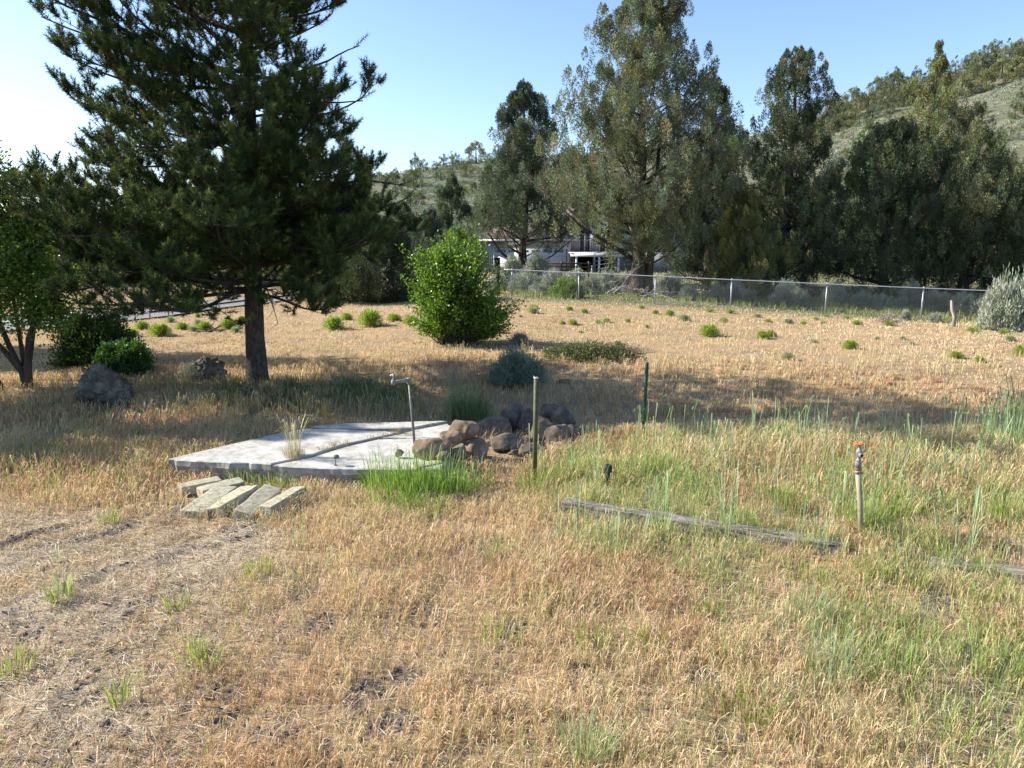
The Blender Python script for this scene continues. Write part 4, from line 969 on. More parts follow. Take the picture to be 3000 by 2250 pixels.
juniper('juniper_tree', 'dark juniper just left of the dense bushy one, mostly hidden by the pine', 950, 650, 35, [(.0, 1.8), (.3, 2.2), (.6, 1.8), (.85, 1.0), (1, .3)], 300, 90, .085, DARKJ, 13, group='trees behind the pine', trunk_r=.2, csize=.36, skirt=.0, nlimb=20)
juniper('juniper_tree', 'dark conical juniper on the slope behind the spiky blue-green one', 1325, 520, 72, [(.0, 2.2), (.3, 2.4), (.7, 1.4), (1, .2)], 170, 80, .14, DARKJ, 14, group='trees behind the pine', trunk_r=.2, csize=.5, nlimb=0)
juniper('juniper_tree', 'small grey-green juniper above the green bush', 1262, 615, 60, [(.0, 1.6), (.4, 1.6), (.7, 1.0), (1, .2)], 150, 80, .12, BLUEJ, 15, group='trees behind the pine', trunk_r=.2, csize=.42, nlimb=0)
juniper('juniper_tree', 'juniper with a dark crown left of the house', 1440, 560, 76, [(.0, 2.4), (.3, 2.9), (.6, 2.2), (1, .2)], 220, 80, .13, DARKJ + OLIVE, 16, group='trees behind the pine', trunk_r=.2, csize=.5, nlimb=0)
juniper('deciduous_tree', 'bright yellow-green leafy tree beside the house, above the bush', 1345, 672, 56, [(.0, 1.4), (.3, 2.1), (.7, 1.6), (1, .4)], 130, 90, .12, [(.19, .27, .06), (.24, .31, .08)], 17, group='trees behind the pine', trunk_r=.12, csize=.5, up=1, nlimb=0)
for i, (u, vt, Y, lab) in enumerate([(1180, 600, 64, 'olive juniper seen through the right edge of the pine crown'), (860, 600, 60, 'juniper far behind the pine trunk, right side'), (640, 640, 66, 'far juniper seen under the pine boughs, left of the trunk'),
                                     (470, 690, 70, 'far dark juniper beyond the road, between trunk and left tree'), (330, 700, 62, 'far juniper beyond the road at the left'), (1010, 580, 80, 'tallest of the far junipers behind the pine crown')]):
    juniper('juniper_tree', lab, u, vt, Y, [(.0, 2.2), (.3, 2.7), (.6, 2.1), (1, .2)], 160, 75, .14, [DARKJ, OLIVE, BLUEJ][i % 3], 20 + i, group='far junipers behind the pine', trunk_r=.2, csize=.5, nlimb=0)
for i, (u, vt, Y, lab) in enumerate([(250, 690, 46, 'bushy dark juniper on the far side of the road, left of the shrubs gap'), (430, 730, 50, 'low wide juniper beyond the road, second from the left'), (600, 700, 48, 'dark juniper beyond the road, just left of the pine trunk'), (830, 690, 47, 'dark juniper beyond the road, right of the pine trunk'), (80, 660, 48, 'juniper beyond the road behind the leafy tree')]):
    juniper('juniper_tree', lab, u, vt, Y, [(.0, 2.6), (.3, 2.9), (.6, 2.3), (1, .5)], 150, 75, .12, [DARKJ, OLIVE][i % 2], 70 + i, group='junipers along the far side of the road', trunk_r=.2, csize=.5, nlimb=0, skirt=.0)
# junipers filling the gaps behind the front row on the right
for i, (u, vt, Y, lab) in enumerate([(1960, 560, 76, 'dark juniper behind the trunk of the largest juniper'), (2260, 470, 60, 'shaded juniper in the gap behind the low yellow-green one'), (2440, 470, 56, 'dark juniper behind the tall open-topped one'), (2760, 420, 60, 'juniper hidden deep in the right-hand grove'),
                                     (2930, 470, 56, 'juniper behind the bushy one near the right edge'), (1680, 600, 78, 'juniper standing behind the house'), (3200, 300, 50, 'juniper just outside the right edge'), (3150, 420, 36, 'large juniper right of the big sagebrush')]):
    juniper('juniper_tree', lab, u, vt, Y, [(.0, 2.6), (.3, 3.1), (.6, 2.4), (1, .2)], 260, 75, .13, [DARKJ, OLIVE, BLUEJ][i % 3], 40 + i, group='grove junipers behind the front row', trunk_r=.2, csize=.5, nlimb=0)

# hill junipers: individual copies of four small meshes
protos = []
for i in range(5):
    H = [4.6, 5.4, 4.0, 5.0, 3.4][i]
    tr, lm, fol = juniper_mesh(H, [(.0, .9), (.25, 1.6), (.6, 1.3), (.85, .7), (1, .2)] if i % 2 else [(0, 1.1), (.3, 1.9), (.6, 1.6), (.85, 1.1), (1, .5)], 46, 85, .17, [OLIVE, OLIVE + DARKJ[:1], OLIVE + BLUEJ, DARKJ + OLIVE, OLIVE + YELJ[:1]][i], 60 + i, csize=.42, up=1.4, detail=False, trunk_r=.16)
    V = np.vstack(tr.V + [v for v in fol.V]); Q = np.vstack(tr.Q + [q + tr.n for q in fol.Q]); T = np.vstack(tr.T)
    mi = np.concatenate([np.full(sum(len(q) for q in tr.Q), 1), np.zeros(sum(len(q) for q in fol.Q), int), np.full(len(T), 1)])
    o = mkmesh('juniper_tree', V, [Q, T], [M_juni, M_jbark], None, np.vstack(tr.C + fol.C), matidx=mi)
    protos.append(o.data); bpy.data.objects.remove(o)
rh = random.Random(7)
spots = []
def hv(u): return float(np.interp(u, [r_[0] for r_ in RIDGE], [r_[1] for r_ in RIDGE]))
def hilltree(u, v, s, grp, lab):
    p = G(u, v)
    if math.hypot(p.x, p.y) > 230: p = Vector((p.x * 175 / p.y, 175, 0)); p.z = float(g(p.x, p.y))
    for q in spots:
        if (q - p).length < 1.3: return
    spots.append(p)
    o = bpy.data.objects.new('juniper_tree', rh.choice(protos)); COL.objects.link(o)
    o.location = (p.x, p.y, p.z - .1); s *= rh.uniform(.55, 1.05); o.scale = (s * rh.uniform(.9, 1.15), s * rh.uniform(.9, 1.15), s); o.rotation_euler = (0, 0, rh.uniform(0, 6.28))
    tag(o, lab, 'tree', grp)
for i in range(215):
    u = rh.uniform(2400, 3260); lo = hv(u); wdt = np.interp(u, [2400, 2600, 3000, 3300], [70, 80, 75, 90])
    hilltree(u, lo + 3 + rh.uniform(0, 1) ** 1.2 * wdt, .95, 'dense juniper wood along the hilltop', 'small olive juniper in the dense wood along the hill crest at the right')
for i in range(44):
    u = rh.uniform(2400, 2800) if i < 30 else rh.uniform(2800, 3200); hilltree(u, hv(u) + rh.uniform(90, 260), .7, 'scattered junipers on the open hillside', 'small juniper standing scattered on the open slope below the crest')
for u, v, s in [(1325, 484, 1.0), (1300, 488, .7), (1395, 478, 1.3), (1430, 480, .8), (1460, 478, 1.0), (2130, 415, 1.0), (2165, 410, .7), (2150, 425, .6), (2330, 365, .9), (1275, 500, .6), (1240, 505, .7)]:
    hilltree(u, v, s, 'lone junipers on the low ridge', 'small dark juniper standing apart on the low skyline ridge')
for i in range(120):
    u = rh.uniform(-100, 1550); hilltree(u, hv(u) + rh.uniform(2, 110), rh.uniform(.7, 1.1), 'junipers on the far slope behind the pine', 'small juniper on the far slope behind the pine')
# sagebrush cover on the hillside
rs_ = np.random.default_rng(8); sg = MB(); n = 13000
azs = rs_.uniform(-.75, .8, n); rds = np.sqrt(rs_.uniform(75 ** 2, 178 ** 2, n)); x = rds * np.sin(azs); y = rds * np.cos(azs)
k = fbm(x * .12, y * .12, 90, 3) > .36; x = x[k]; y = y[k]; n = len(x); s = rs_.uniform(.25, .8, n); per = 20
U = rdir(rs_, n * per); U[:, 2] = np.abs(U[:, 2]); S = np.repeat(s, per)[:, None]
P = np.repeat(np.stack([x, y, g(x, y)], 1), per, 0) + U * S * np.array([1, 1, .75]) * rs_.uniform(.5, 1, (n * per, 1))
leaves(sg, P, U + np.array([0, 0, .4]), .24, .14, np.repeat(pick(rs_, n, [(.26, .31, .25), (.32, .36, .29), (.22, .27, .17), (.20, .25, .12)], None, .15), per, 0), rs_)
tag(sg.build('hillside_sagebrush', M_sage), 'countless low grey-green sagebrush dotting the hillside', 'sagebrush', kind='stuff')

# ------------------------------------------------------------------ shrubs
def shrub_mesh(rx, ry, h, nstem, per, leaf, lw, cols, seed, up=.6, inner=.3, stemr=.006, dome=True, leaflen=.22, flat=0):
    """stems fan out of the base and carry leaves on their outer part (origin at the base)"""
    rng = np.random.default_rng(seed); st = MB(); P = []; D = []; Cc = []
    a = rng.uniform(0, 2 * math.pi, nstem); e = np.arcsin(rng.uniform(.02 if dome else .3, 1, nstem))
    q = 1 + .28 * (fbm(a * 1.5, e * 3, seed, 2) - .5) * 2
    E = np.stack([np.cos(a) * np.cos(e) * rx * q, np.sin(a) * np.cos(e) * ry * q, np.sin(e) * h * q * rng.uniform(.88, 1.05, nstem)], 1)
    E *= rng.uniform(.72, 1.0, (nstem, 1))
    cc = pick(rng, nstem, cols, None, .13)
    for i in range(nstem):
        b_ = np.array([rng.normal(0, .05 * rx), rng.normal(0, .05 * ry), 0]); m_ = b_ * .5 + E[i] * np.array([.35, .35, .5])
        st.tube([b_, m_, E[i]], [stemr * 2.5, stemr * 1.4, stemr * .4], 4, caps=False)
        t = inner + (1 - inner) * rng.uniform(0, 1, per) ** .8
        p = (1 - t[:, None]) ** 2 * b_ + 2 * ((1 - t) * t)[:, None] * m_ * 1.05 + (t ** 2)[:, None] * E[i]
        p = p + rng.normal(0, leaflen * .33 * rx ** .3, (per, 3)) * np.array([1, 1, .8])
        P.append(p); D.append(unit(E[i] * .6 / np.linalg.norm(E[i]) + rdir(rng, per) * .9 + np.array([0, 0, up]))); Cc.append(np.repeat(cc[i:i + 1], per, 0))
    P = np.vstack(P); P[:, 2] = np.maximum(P[:, 2], .03); D = np.vstack(D); Cc = np.vstack(Cc) * (1 + rng.normal(0, .1, (len(P), 1)))
    fo = MB(); leaves(fo, P, D, leaf * rng.uniform(.7, 1.3, len(P)), lw, np.clip(Cc, .01, 1), rng); return st, fo
def shrub(name, label, cat, loc, args, kw, mats, group=None):
    root = empty(name, loc, label, cat, group); st, fo = shrub_mesh(*args, **kw)
    st.build('stems', mats[0], root, col=False); fo.build('foliage', mats[1], root); return root
M_stem = M_bark
# the bright green leafy bush: three lobes in one crown
bp_ = G(1328, 1008); sc_ = bp_.y / 2180
root = empty('leafy_bush', bp_, 'big bright green leafy bush in the middle of the field', 'bush')
st = MB(); fo = MB(); LGR = [(.10, .19, .028), (.145, .25, .036), (.075, .145, .024), (.22, .33, .055)]
rb = np.random.default_rng(2)
for (lu, lv, rw, rh_) , n_ in (((1325, 850, 122, 150), 330), ((1290, 790, 90, 95), 150), ((1412, 915, 112, 80), 240), ((1270, 900, 75, 90), 110), ((1360, 770, 70, 90), 110)):
    cx_ = (lu - 1328) * sc_; cz_ = (1008 - lv) * sc_
    for i in range(n_):
        U = rdir(rb, 1)[0]; lobf = .48 + 1.0 * float(fbm(np.array(math.atan2(U[2], U[0]) * 2.4 + 4), np.array(U[1] * 3.2 + lu), 7, 2)); E = np.array([cx_, 0, cz_]) + U * np.array([rw, (rw + rh_) / 2, rh_]) * sc_ * rb.uniform(.5, 1.0) * lobf * (1.25 if rb.random() < .2 else 1)
        E[2] = max(E[2], .15)
        b_ = np.array([rb.normal(0, .12), rb.normal(0, .12), 0]); mid = b_ * .4 + np.array([cx_ * .4 + E[0] * .35, E[1] * .3, E[2] * .55])
        st.tube([b_, mid, E], [.022, .013, .004], 4, caps=False)
        per = 34; t = rb.uniform(.62, 1.03, per); p = ((1 - t) ** 2)[:, None] * b_ + (2 * (1 - t) * t)[:, None] * mid + (t ** 2)[:, None] * E + rb.normal(0, .062, (per, 3))
        leaves(fo, p, unit(E - mid) * .6 + rdir(rb, per) + np.array([0, 0, .15]), .085 * rb.uniform(.7, 1.25, per), .042, pick(rb, per, LGR, [.35, .3, .2, .15], .12), rb)
fo.V = [np.where(v[:, 2:3] < .04, v * [1, 1, 0] + [0, 0, .04], v) for v in fo.V]
st.build('stems', M_bark, root, col=False); fo.build('foliage', M_leaf, root)

SAGE = [(.27, .32, .24), (.33, .38, .30), (.22, .27, .19)]
SAGEL = [(.40, .43, .34), (.47, .49, .41), (.32, .36, .27)]
p = G(1515, 1122)
shrub('sagebrush', 'large rounded blue-green sagebrush in the shade below the green bush', 'sagebrush', p, (.68, .6, .80, 420, 60, .055, .010, [(.20, .26, .19), (.25, .31, .23), (.16, .21, .15)], 3), dict(up=.9, inner=.45, leaflen=.14), (M_deadwood, M_sage))
p = G(1525, 1012); shrub('sagebrush', 'small grey sagebrush tip rising just behind the large one', 'sagebrush', (p.x, p.y, p.z), (.30, .3, .36, 120, 40, .05, .010, SAGE, 4), dict(up=1, inner=.4, leaflen=.12), (M_deadwood, M_sage))
# the low dark leafy mat
p = G(1735, 1052); shrub('low_shrub', 'low sprawling dark green thicket in the shade right of the bush', 'shrub', p, (1.35, .8, .42, 420, 26, .05, .022, [(.09, .115, .055), (.13, .14, .07), (.17, .15, .085)], 5), dict(up=.5, inner=.4, leaflen=.16), (M_bark, M_leaf))
# left shrubs
p = G(225, 1085); shrub('dark_shrub', 'large dense dark shrub behind the lava boulder', 'shrub', (p.x, p.y + .9, p.z), (1.0, .9, 1.35, 380, 60, .06, .035, [(.035, .07, .025), (.05, .09, .03)], 6), dict(inner=.45, leaflen=.2), (M_bark, M_leaf))
p = G(345, 1110); shrub('dark_shrub', 'smaller glossy dark shrub right behind the lava boulder', 'shrub', (p.x, p.y + .35, p.z), (.62, .6, .85, 260, 50, .06, .038, [(.04, .09, .03), (.06, .12, .035)], 7), dict(inner=.45, leaflen=.18), (M_bark, M_leaf))
p = G(585, 1108); shrub('sagebrush', 'low grey-green sagebrush beside the smaller boulder, in the pine shade', 'sagebrush', p, (.42, .35, .34, 160, 40, .05, .011, SAGE, 8), dict(up=.8, inner=.4, leaflen=.12), (M_deadwood, M_sage))

# left broadleaf tree, cut by the picture edge
def left_tree(name, label, base, stems, lobes, seed, n_leaf=50, extra=1.05, leaf=.085):
    rng = np.random.default_rng(seed); root = empty(name, base, label, 'tree')
    tr = MB(); lm = MB(); fo = MB(); ends = []
    for pts, r0 in stems:
        tr.tube(pts, np.linspace(r0, r0 * .45, len(pts)), 8, wob=.08, rng=rng); ends.append(np.array(pts[-1], float))
    for (cx_, cy_, cz_, rx, rz_), n_ in lobes:
        for i in range(int(n_ * extra)):
            U = rdir(rng, 1)[0]; E = np.array([cx_, cy_, cz_]) + U * np.array([rx, rx, rz_]) * rng.uniform(.35, 1.0)
            s_ = ends[int(rng.integers(len(ends)))] if rng.random() < .8 else min(ends, key=lambda q: np.linalg.norm(q - E))
            s_ = min(ends, key=lambda q: np.linalg.norm(q - E)); mid = (s_ + E) / 2 + rng.normal(0, .12, 3)
            if i % 2 == 0: lm.tube([s_, mid, E], [.022, .012, .004], 4, caps=False)
            p = E + rng.normal(0, .13, (n_leaf, 3)); leaves(fo, p, rdir(rng, n_leaf) + np.array([0, 0, -.1]), leaf * rng.uniform(.7, 1.2, n_leaf), leaf * .55, pick(rng, n_leaf, [(.13, .225, .04), (.185, .30, .05), (.10, .175, .036)], None, .13), rng)
    tr.build('trunk', M_jbark, root, smooth=True, col=False); lm.build('limbs', M_bark, root, col=False); fo.build('crown', M_leaf, root)
b = G(85, 1135)
left_tree('broadleaf_tree', 'multi-stemmed green broadleaf tree at the left edge beside the boulder', b,
          [([(0, 0, -.1), (.02, 0, .35), (.12, 0, .95), (.35, 0, 1.45), (.62, .1, 1.7)], .085), ([(0, 0, .3), (.15, .1, 1.1), (.2, .1, 1.9), (.25, .1, 2.7)], .06), ([(-.05, 0, -.1), (-.1, 0, .3), (-.35, .1, .8), (-.55, .1, 1.5), (-.6, 0, 2.4)], .07), ([(-.1, 0, .3), (-.6, .1, .9), (-.95, .2, 1.8)], .055), ([(-.1, .1, .4), (-.2, .2, 1.2), (-.25, .2, 2.2)], .045)],
          [((-.5, 0, 2.6, 1.15, 1.0), 130), ((.3, .2, 2.0, .8, .6), 70), ((-1.2, .1, 2.2, 1.0, .9), 80), ((-.5, .1, 3.5, .6, .55), 40), ((.45, 0, 1.35, .55, .35), 26), ((-1.0, 0, 1.4, .7, .5), 40), ((.45, 0, 3.1, .3, .25), 9), ((-.45, .1, 4.35, .45, .5), 24), ((0, .1, 3.7, .5, .4), 14)], 4)
b = G(15, 1145)
left_tree('broadleaf_tree', 'leaning dark-stemmed young tree cut by the left edge of the picture', b, [([(.02, 0, -.1), (-.3, 0, .5), (-.65, .1, 1.4), (-.8, .1, 2.4)], .06)], [((-1.1, .2, 2.6, 1.0, 1.1), 90), ((-1.5, .3, 3.6, .9, .8), 50)], 9)
# trees left of the frame whose shade falls on the bank
for i, (x_, y_, H_, lab) in enumerate([(-13.6, 12.2, 7.4, 'broad dark juniper outside the left edge, level with the slab'), (-17.5, 18.8, 8.2, 'tall dark juniper outside the left edge, farthest out')]):
    r_ = empty('juniper_tree', (x_, y_, float(g(x_, y_))), lab, 'tree')
    tr, lm, fol = juniper_mesh(H_, [(.1, 1.6), (.3, 2.2), (.6, 1.8), (.85, 1.0), (1, .3)], 260, 70, .13, DARKJ, 90 + i, csize=.42, nlimb=20, skirt=.12, dead=0)
    tr.build('trunk', M_bark, r_, col=False); lm.build('limbs', M_bark, r_, col=False); fol.build('crown', M_juni, r_)

# rabbitbrush clumps in the field (three meshes, each bush its own object)
RAB = [(.33, .42, .10), (.40, .48, .13), (.26, .35, .09)]
def rab_mesh(seed, cols=RAB, n=900):
    rng = np.random.default_rng(seed); mb = MB(); a = rng.uniform(0, 2 * math.pi, n); e = np.arcsin(rng.uniform(.05, 1, n)); q = 1 + .35 * (fbm(a * 1.4, e * 2, seed, 2) - .5)
    rr = rng.uniform(0, .22, n); P = np.stack([rr * np.cos(a), rr * np.sin(a), 0 * a], 1); H = np.sin(e) * 1.0 * q * rng.uniform(.75, 1, n)
    P = np.vstack([P]); lean = np.stack([np.cos(a), np.sin(a)], 1) * (np.cos(e) * 1.0 * q * rng.uniform(.7, 1, n))[:, None] * .8
    blades(mb, P, np.maximum(H, .12), lean, .035, pick(rng, n, cols, None, .14), rng, head=.5)
    st_ = unit(np.stack([lean[:, 0], lean[:, 1], H], 1)); m_ = n
    leaves(mb, P + np.stack([lean[:, 0] * .8, lean[:, 1] * .8, H * .85], 1), st_ + rdir(rng, m_) * .4, .16, .03, pick(rng, m_, cols, None, .14), rng)
    o = mb.build('rabbitbrush', M_green); me = o.data; bpy.data.objects.remove(o); return me
rabs = [rab_mesh(s) for s in (1, 2, 3)]; pale = [rab_mesh(s, [(.34, .38, .26), (.40, .43, .33), (.28, .34, .20)], 500) for s in (4, 5)]; weak = [rab_mesh(s, [(.30, .38, .12), (.36, .42, .16)], 420) for s in (6, 7)]
rq = random.Random(3)
def bush(u, v, r, label, kind='r', group='rabbitbrush clumps dotted over the field', hs=.8, name='rabbitbrush', cat='bush'):
    """u, v = centre bottom of the clump in pixels, r = half width in pixels"""
    p = G(u, v); s = p.y / 2180 * r * (1.2 if kind != 'w' else 1.1) * rq.uniform(.8, 1.12); hs *= rq.uniform(.8, 1.15)
    o = bpy.data.objects.new(name, rq.choice({'r': rabs, 'p': pale, 'w': weak}[kind])); COL.objects.link(o); o.location = (p.x, p.y, p.z); o.scale = (s, s, s * hs * 1.3); o.rotation_euler = (0, 0, rq.uniform(0, 6)); tag(o, label, cat, group)
for u, v, r, lab in [(470, 985, 40, 'widest of the green clumps left of the pine trunk'), (418, 965, 24, 'small round green clump behind the widest one at the left'), (382, 987, 26, 'leftmost bright green clump beyond the dark shrubs'), (534, 966, 20, 'green clump just right of the widest one'),
                     (600, 965, 26, 'green clump midway between the widest one and the trunk'), (671, 962, 26, 'green clump left of the pine trunk, nearest to it'), (708, 938, 14, 'green clump half hidden behind the pine trunk'), (580, 930, 9, 'tiny green clump far behind the others at the left'),
                     (978, 965, 32, 'green clump right of the trunk, first of four'), (1016, 938, 20, 'green clump behind and right of the first of four'), (1085, 955, 36, 'largest green clump between the pine and the leafy bush'), (1155, 941, 24, 'green clump right of the largest, before the leafy bush'), (1205, 950, 26, 'green clump touching the left side of the leafy bush'),
                     (2078, 985, 32, 'bright green clump in the middle of the right-hand field'), (2235, 993, 20, 'small flat clump right of the middle one'), (2258, 987, 16, 'half of a double clump, right part'), (2490, 1022, 27, 'bright round clump below the fifth fence post'), (2801, 1050, 22, 'left one of the two bright clumps at the far right'),
                     (2870, 1060, 20, 'right one of the two bright clumps at the far right'), (2993, 1042, 32, 'bright clump cut by the right edge of the picture'), (1668, 910, 15, 'green clump near the second fence post'), (1712, 918, 15, 'green clump right of the one near the second post'), (1677, 952, 16, 'green clump in the bare strip below the second post'),
                     (1648, 950, 9, 'tiny green clump beside the one in the bare strip'), (1962, 925, 14, 'green clump below the fence between the third and fourth posts'), (1920, 920, 12, 'paler green clump left of the one between third and fourth posts'), (1752, 948, 9, 'tiny clump in the field centre'), (1776, 945, 12, 'thin upright green clump in the field centre'), (1895, 960, 9, 'small green clump alone in the field centre')]:
    bush(u, v, r, lab, 'r')
for u, v, r in [(2140, 918, 16), (2250, 945, 17), (2355, 952, 15), (2390, 938, 14), (2412, 950, 12), (2480, 935, 18), (2510, 952, 22), (2080, 915, 16), (2120, 945, 18), (2605, 955, 22), (1565, 905, 20), (1880, 905, 16), (1840, 945, 16), (2420, 927, 10), (2850, 975, 24), (2940, 980, 20), (1700, 975, 10)]:
    bush(u, v, r, 'small pale yellow-green weed clump scattered before the fence', 'w', 'pale weed clumps before the fence', .7, 'weed_clump', 'weed')
for u, v, r in [(2005, 940, 22), (2310, 948, 17), (2220, 930, 14), (2308, 1055, 20), (2385, 1005, 10), (2570, 995, 8), (2645, 995, 9), (2673, 1010, 13), (1562, 918, 18), (1525, 930, 9), (580, 950, 16), (500, 945, 18), (565, 970, 22), (330, 1000, 34), (690, 975, 16), (2880, 965, 26), (2960, 1000, 18), (1810, 1010, 14)]:
    bush(u, v, r, 'small pale grey-green sage seedling in the dry field', 'p', 'pale sage seedlings in the field', .75, 'sage_seedling', 'sagebrush')
p = G(2600, 945); shrub('dead_weed', 'spiky grey dead weed clump in front of the sixth fence post', 'weed', p, (.6, .3, .55, 60, 14, .05, .01, [(.36, .33, .28), (.42, .38, .33)], 44), dict(up=1.2, inner=.5, leaflen=.08), (M_deadwood, M_grass))
# rabbitbrush by the fence
p = G(1660, 872); shrub('rabbitbrush', 'big green rabbitbrush behind the chain-link fence by the second post', 'bush', p, (1.0, .7, 1.0, 220, 50, .10, .03, [(.17, .25, .06), (.22, .29, .08), (.13, .19, .06)], 9), dict(up=.9, inner=.4, leaflen=.22), (M_deadwood, M_green))

# sagebrush beyond the fence
sage_protos = []
for i in range(3):
    st, fo = shrub_mesh(1.0, .9, .95, 260, 42, .085, .026, [SAGEL, SAGE + SAGEL, SAGE][i], 30 + i, up=.8, inner=.42, leaflen=.17, stemr=.010); a_o = st.build('stems', M_deadwood, col=False); b_o = fo.build('foliage', M_sage)
    sage_protos.append((a_o.data, b_o.data)); bpy.data.objects.remove(a_o); bpy.data.objects.remove(b_o)
def sage(u, vt, Y, r, lab, k=None, grp='sagebrush behind the chain-link fence', hgt=None):
    x = (u - 1500) / FPX * Y / 1.018; zb = float(g(x, Y)); h = (at(u, vt, Y).z - zb) if hgt is None else hgt
    root = empty('sagebrush', (x, Y, zb), lab, 'sagebrush', grp, rq.uniform(0, 6)); s = r * Y / 2160
    root.scale = (s, s, max(h, .3) / .95)
    a_, b_ = sage_protos[rq.randrange(3) if k is None else k]
    for nm, me in (('stems', a_), ('foliage', b_)):
        o = bpy.data.objects.new(nm, me); COL.objects.link(o); o.parent = root
sage(1575, 735, 42, 52, 'tallest pale sagebrush in front of the garage door', 0); sage(1500, 742, 43, 34, 'pale sagebrush at the left side of the garage front', 0)
sage(1620, 785, 38, 40, 'pale sagebrush in the hedge-like row, third from the left', 0); sage(1540, 790, 37, 55, 'broad sagebrush in the row behind the first fence bay', 1); sage(1470, 800, 38, 40, 'sagebrush at the left start of the row behind the fence', 2); sage(1690, 785, 38.5, 42, 'sagebrush behind the second fence post', 0)
sage(1735, 800, 37, 34, 'darker sagebrush right of the second fence post', 2); sage(1785, 780, 38, 40, 'pale sagebrush below the metal gate', 1); sage(1840, 795, 38, 36, 'sagebrush left of the big juniper trunk', 0); sage(1440, 815, 36, 26, 'small sagebrush beside the black fence post', 0); sage(1575, 825, 35.5, 36, 'low sagebrush close behind the first bay', 1)
sage(1970, 800, 38, 42, 'sagebrush right of the big juniper trunk', 2); sage(2020, 830, 35, 30, 'low sagebrush in the third bay of the fence', 1); sage(2110, 828, 34.5, 34, 'blue-green sagebrush at the left of the fourth post', 2); sage(2165, 812, 35.5, 30, 'pale sagebrush just right of the fourth post', 0)
sage(2310, 815, 34, 48, 'large pale sagebrush in the middle of the fifth bay', 0); sage(2350, 838, 33.4, 36, 'dark side of the sagebrush pair in the fifth bay', 2); sage(2205, 845, 35, 28, 'small green-grey sagebrush left in the fifth bay', 2)
sage(2460, 820, 34, 44, 'greyish sagebrush just right of the fifth post', 1); sage(2540, 850, 33, 40, 'dark sagebrush in the sixth bay', 2); sage(2600, 858, 32.5, 36, 'blue-green sagebrush right in the sixth bay', 2); sage(2685, 820, 33, 40, 'tall blue-green sagebrush behind the sixth post', 2)
sage(2760, 845, 32.5, 46, 'dusty blue sagebrush right of the sixth post', 2); sage(2840, 850, 31.5, 46, 'blue sagebrush in the last bay', 2); sage(2900, 860, 30.5, 40, 'sagebrush behind the stubby wooden stakes', 1)
sage(2675, 905, 28.2, 20, 'small pale sagebrush leaning on the sixth post, in front of the mesh', 0, 'sagebrush before the fence'); sage(2765, 912, 27.8, 22, 'small green-grey sagebrush before the last bay', 1, 'sagebrush before the fence')
sage(2975, 790, 24, 75, 'huge pale silvery sagebrush at the right edge covering the fence end', 1, 'sagebrush before the fence'); sage(2920, 845, 24.5, 30, 'left shoulder of the silvery sagebrush mass at the right edge', 0, 'sagebrush before the fence'); sage(3050, 760, 24, 60, 'silvery sagebrush just beyond the right edge', 0, 'sagebrush before the fence')

# stubby wooden stakes by the last bay
for u, v0, v1, lab in [(2795, 958, 880, 'crooked weathered wooden stake before the last fence bay'), (2823, 925, 890, 'short thin pale stake behind the crooked one')]:
    p = G(u, v0); t = at(u - 8, v1, p.y); m = MB(); rr_ = np.random.default_rng(1)
    m.tube([(0, 0, -.1), tuple((t - p) * .4 + Vector((.05, 0, 0))), tuple((t - p) * .7), tuple(t - p)], [.07, .055, .06, .03] if v1 == 880 else [.03, .03, .03, .025], 7, wob=.2, rng=rr_)
    o = m.build('wooden_stake', M_deadwood, col=False); o.location = p; tag(o, lab, 'stake')

# ------------------------------------------------------------------ chain-link fence
posts = [(1500, 866, 34.2), (1695, 881, 33.3), (1918, 886, 32.3), (2140, 896, 31.3), (2417, 916, 30.1), (2697, 936, 29.0), (2990, 960, 28.0), (3300, 985, 27.0)]
fr = empty('chain_link_fence', (0, 0, 0), 'galvanised chain-link fence running across the back of the field', 'fence')
FP = []
for u, v, Y in [(1462, 862, 34.4)] + posts:
    x = at(u, v, Y).x; FP.append(Vector((x, Y, float(g(x, Y)))))
FH = 1.22
for p in FP[1:]:
    m = MB(); m.tube([p + Vector((0, 0, -.2)), p + Vector((0, 0, FH))], .03, 8); m.lathe(p + Vector((0, 0, FH)), [(.034, 0), (.034, .02), (.015, .035)], 8); m.build('post', M_galv, fr, col=False)
m = MB(); m.tube([p + Vector((0, -.03, FH - .02)) for p in FP], .021, 8); m.build('top_rail', M_galv, fr, col=False)
m = MB()
for p, q in zip(FP[:-1], FP[1:]):
    L = math.hypot(q.x - p.x, q.y - p.y); step = .075; hgt_ = FH - .06; k = int(L / step) + int(hgt_ / step)
    def pt(s_, z_):
        f = s_ / L; return Vector((p.x + (q.x - p.x) * f, p.y + (q.y - p.y) * f - .035, p.z + (q.z - p.z) * f + .03 + z_))
    for i in range(k + 1):
        s0 = i * step
        for sg_ in (1, -1):
            a0, z0 = s0 - hgt_, 0.0; a1, z1 = s0, hgt_
            if a0 < 0: z0 = -a0; a0 = 0
            if a1 > L: z1 = hgt_ - (a1 - L); a1 = L
            if z1 <= z0: continue
            if sg_ > 0: m.tube([pt(a0, z0), pt(a1, z1)], .0013, 3, caps=False)
            else: m.tube([pt(L - a0, z0), pt(L - a1, z1)], .0013, 3, caps=False)
m.build('wire_mesh', solid('dull wire', [(.20, .21, .21), (.30, .31, .31)], 9, .6, 0, metal=.3), fr, col=False)
p = FP[0]; m = MB(); m.tube([p + Vector((-.05, -.05, -.2)), p + Vector((-.05, -.05, FH + .12))], .085, 8, wob=.1, rng=np.random.default_rng(4))
tag(m.build('wooden_post', solid('charred wood', [(.015, .012, .01), (.05, .04, .035)], 10, .9, .5), col=False), 'thick blackened wooden post where the chain-link fence begins', 'post')

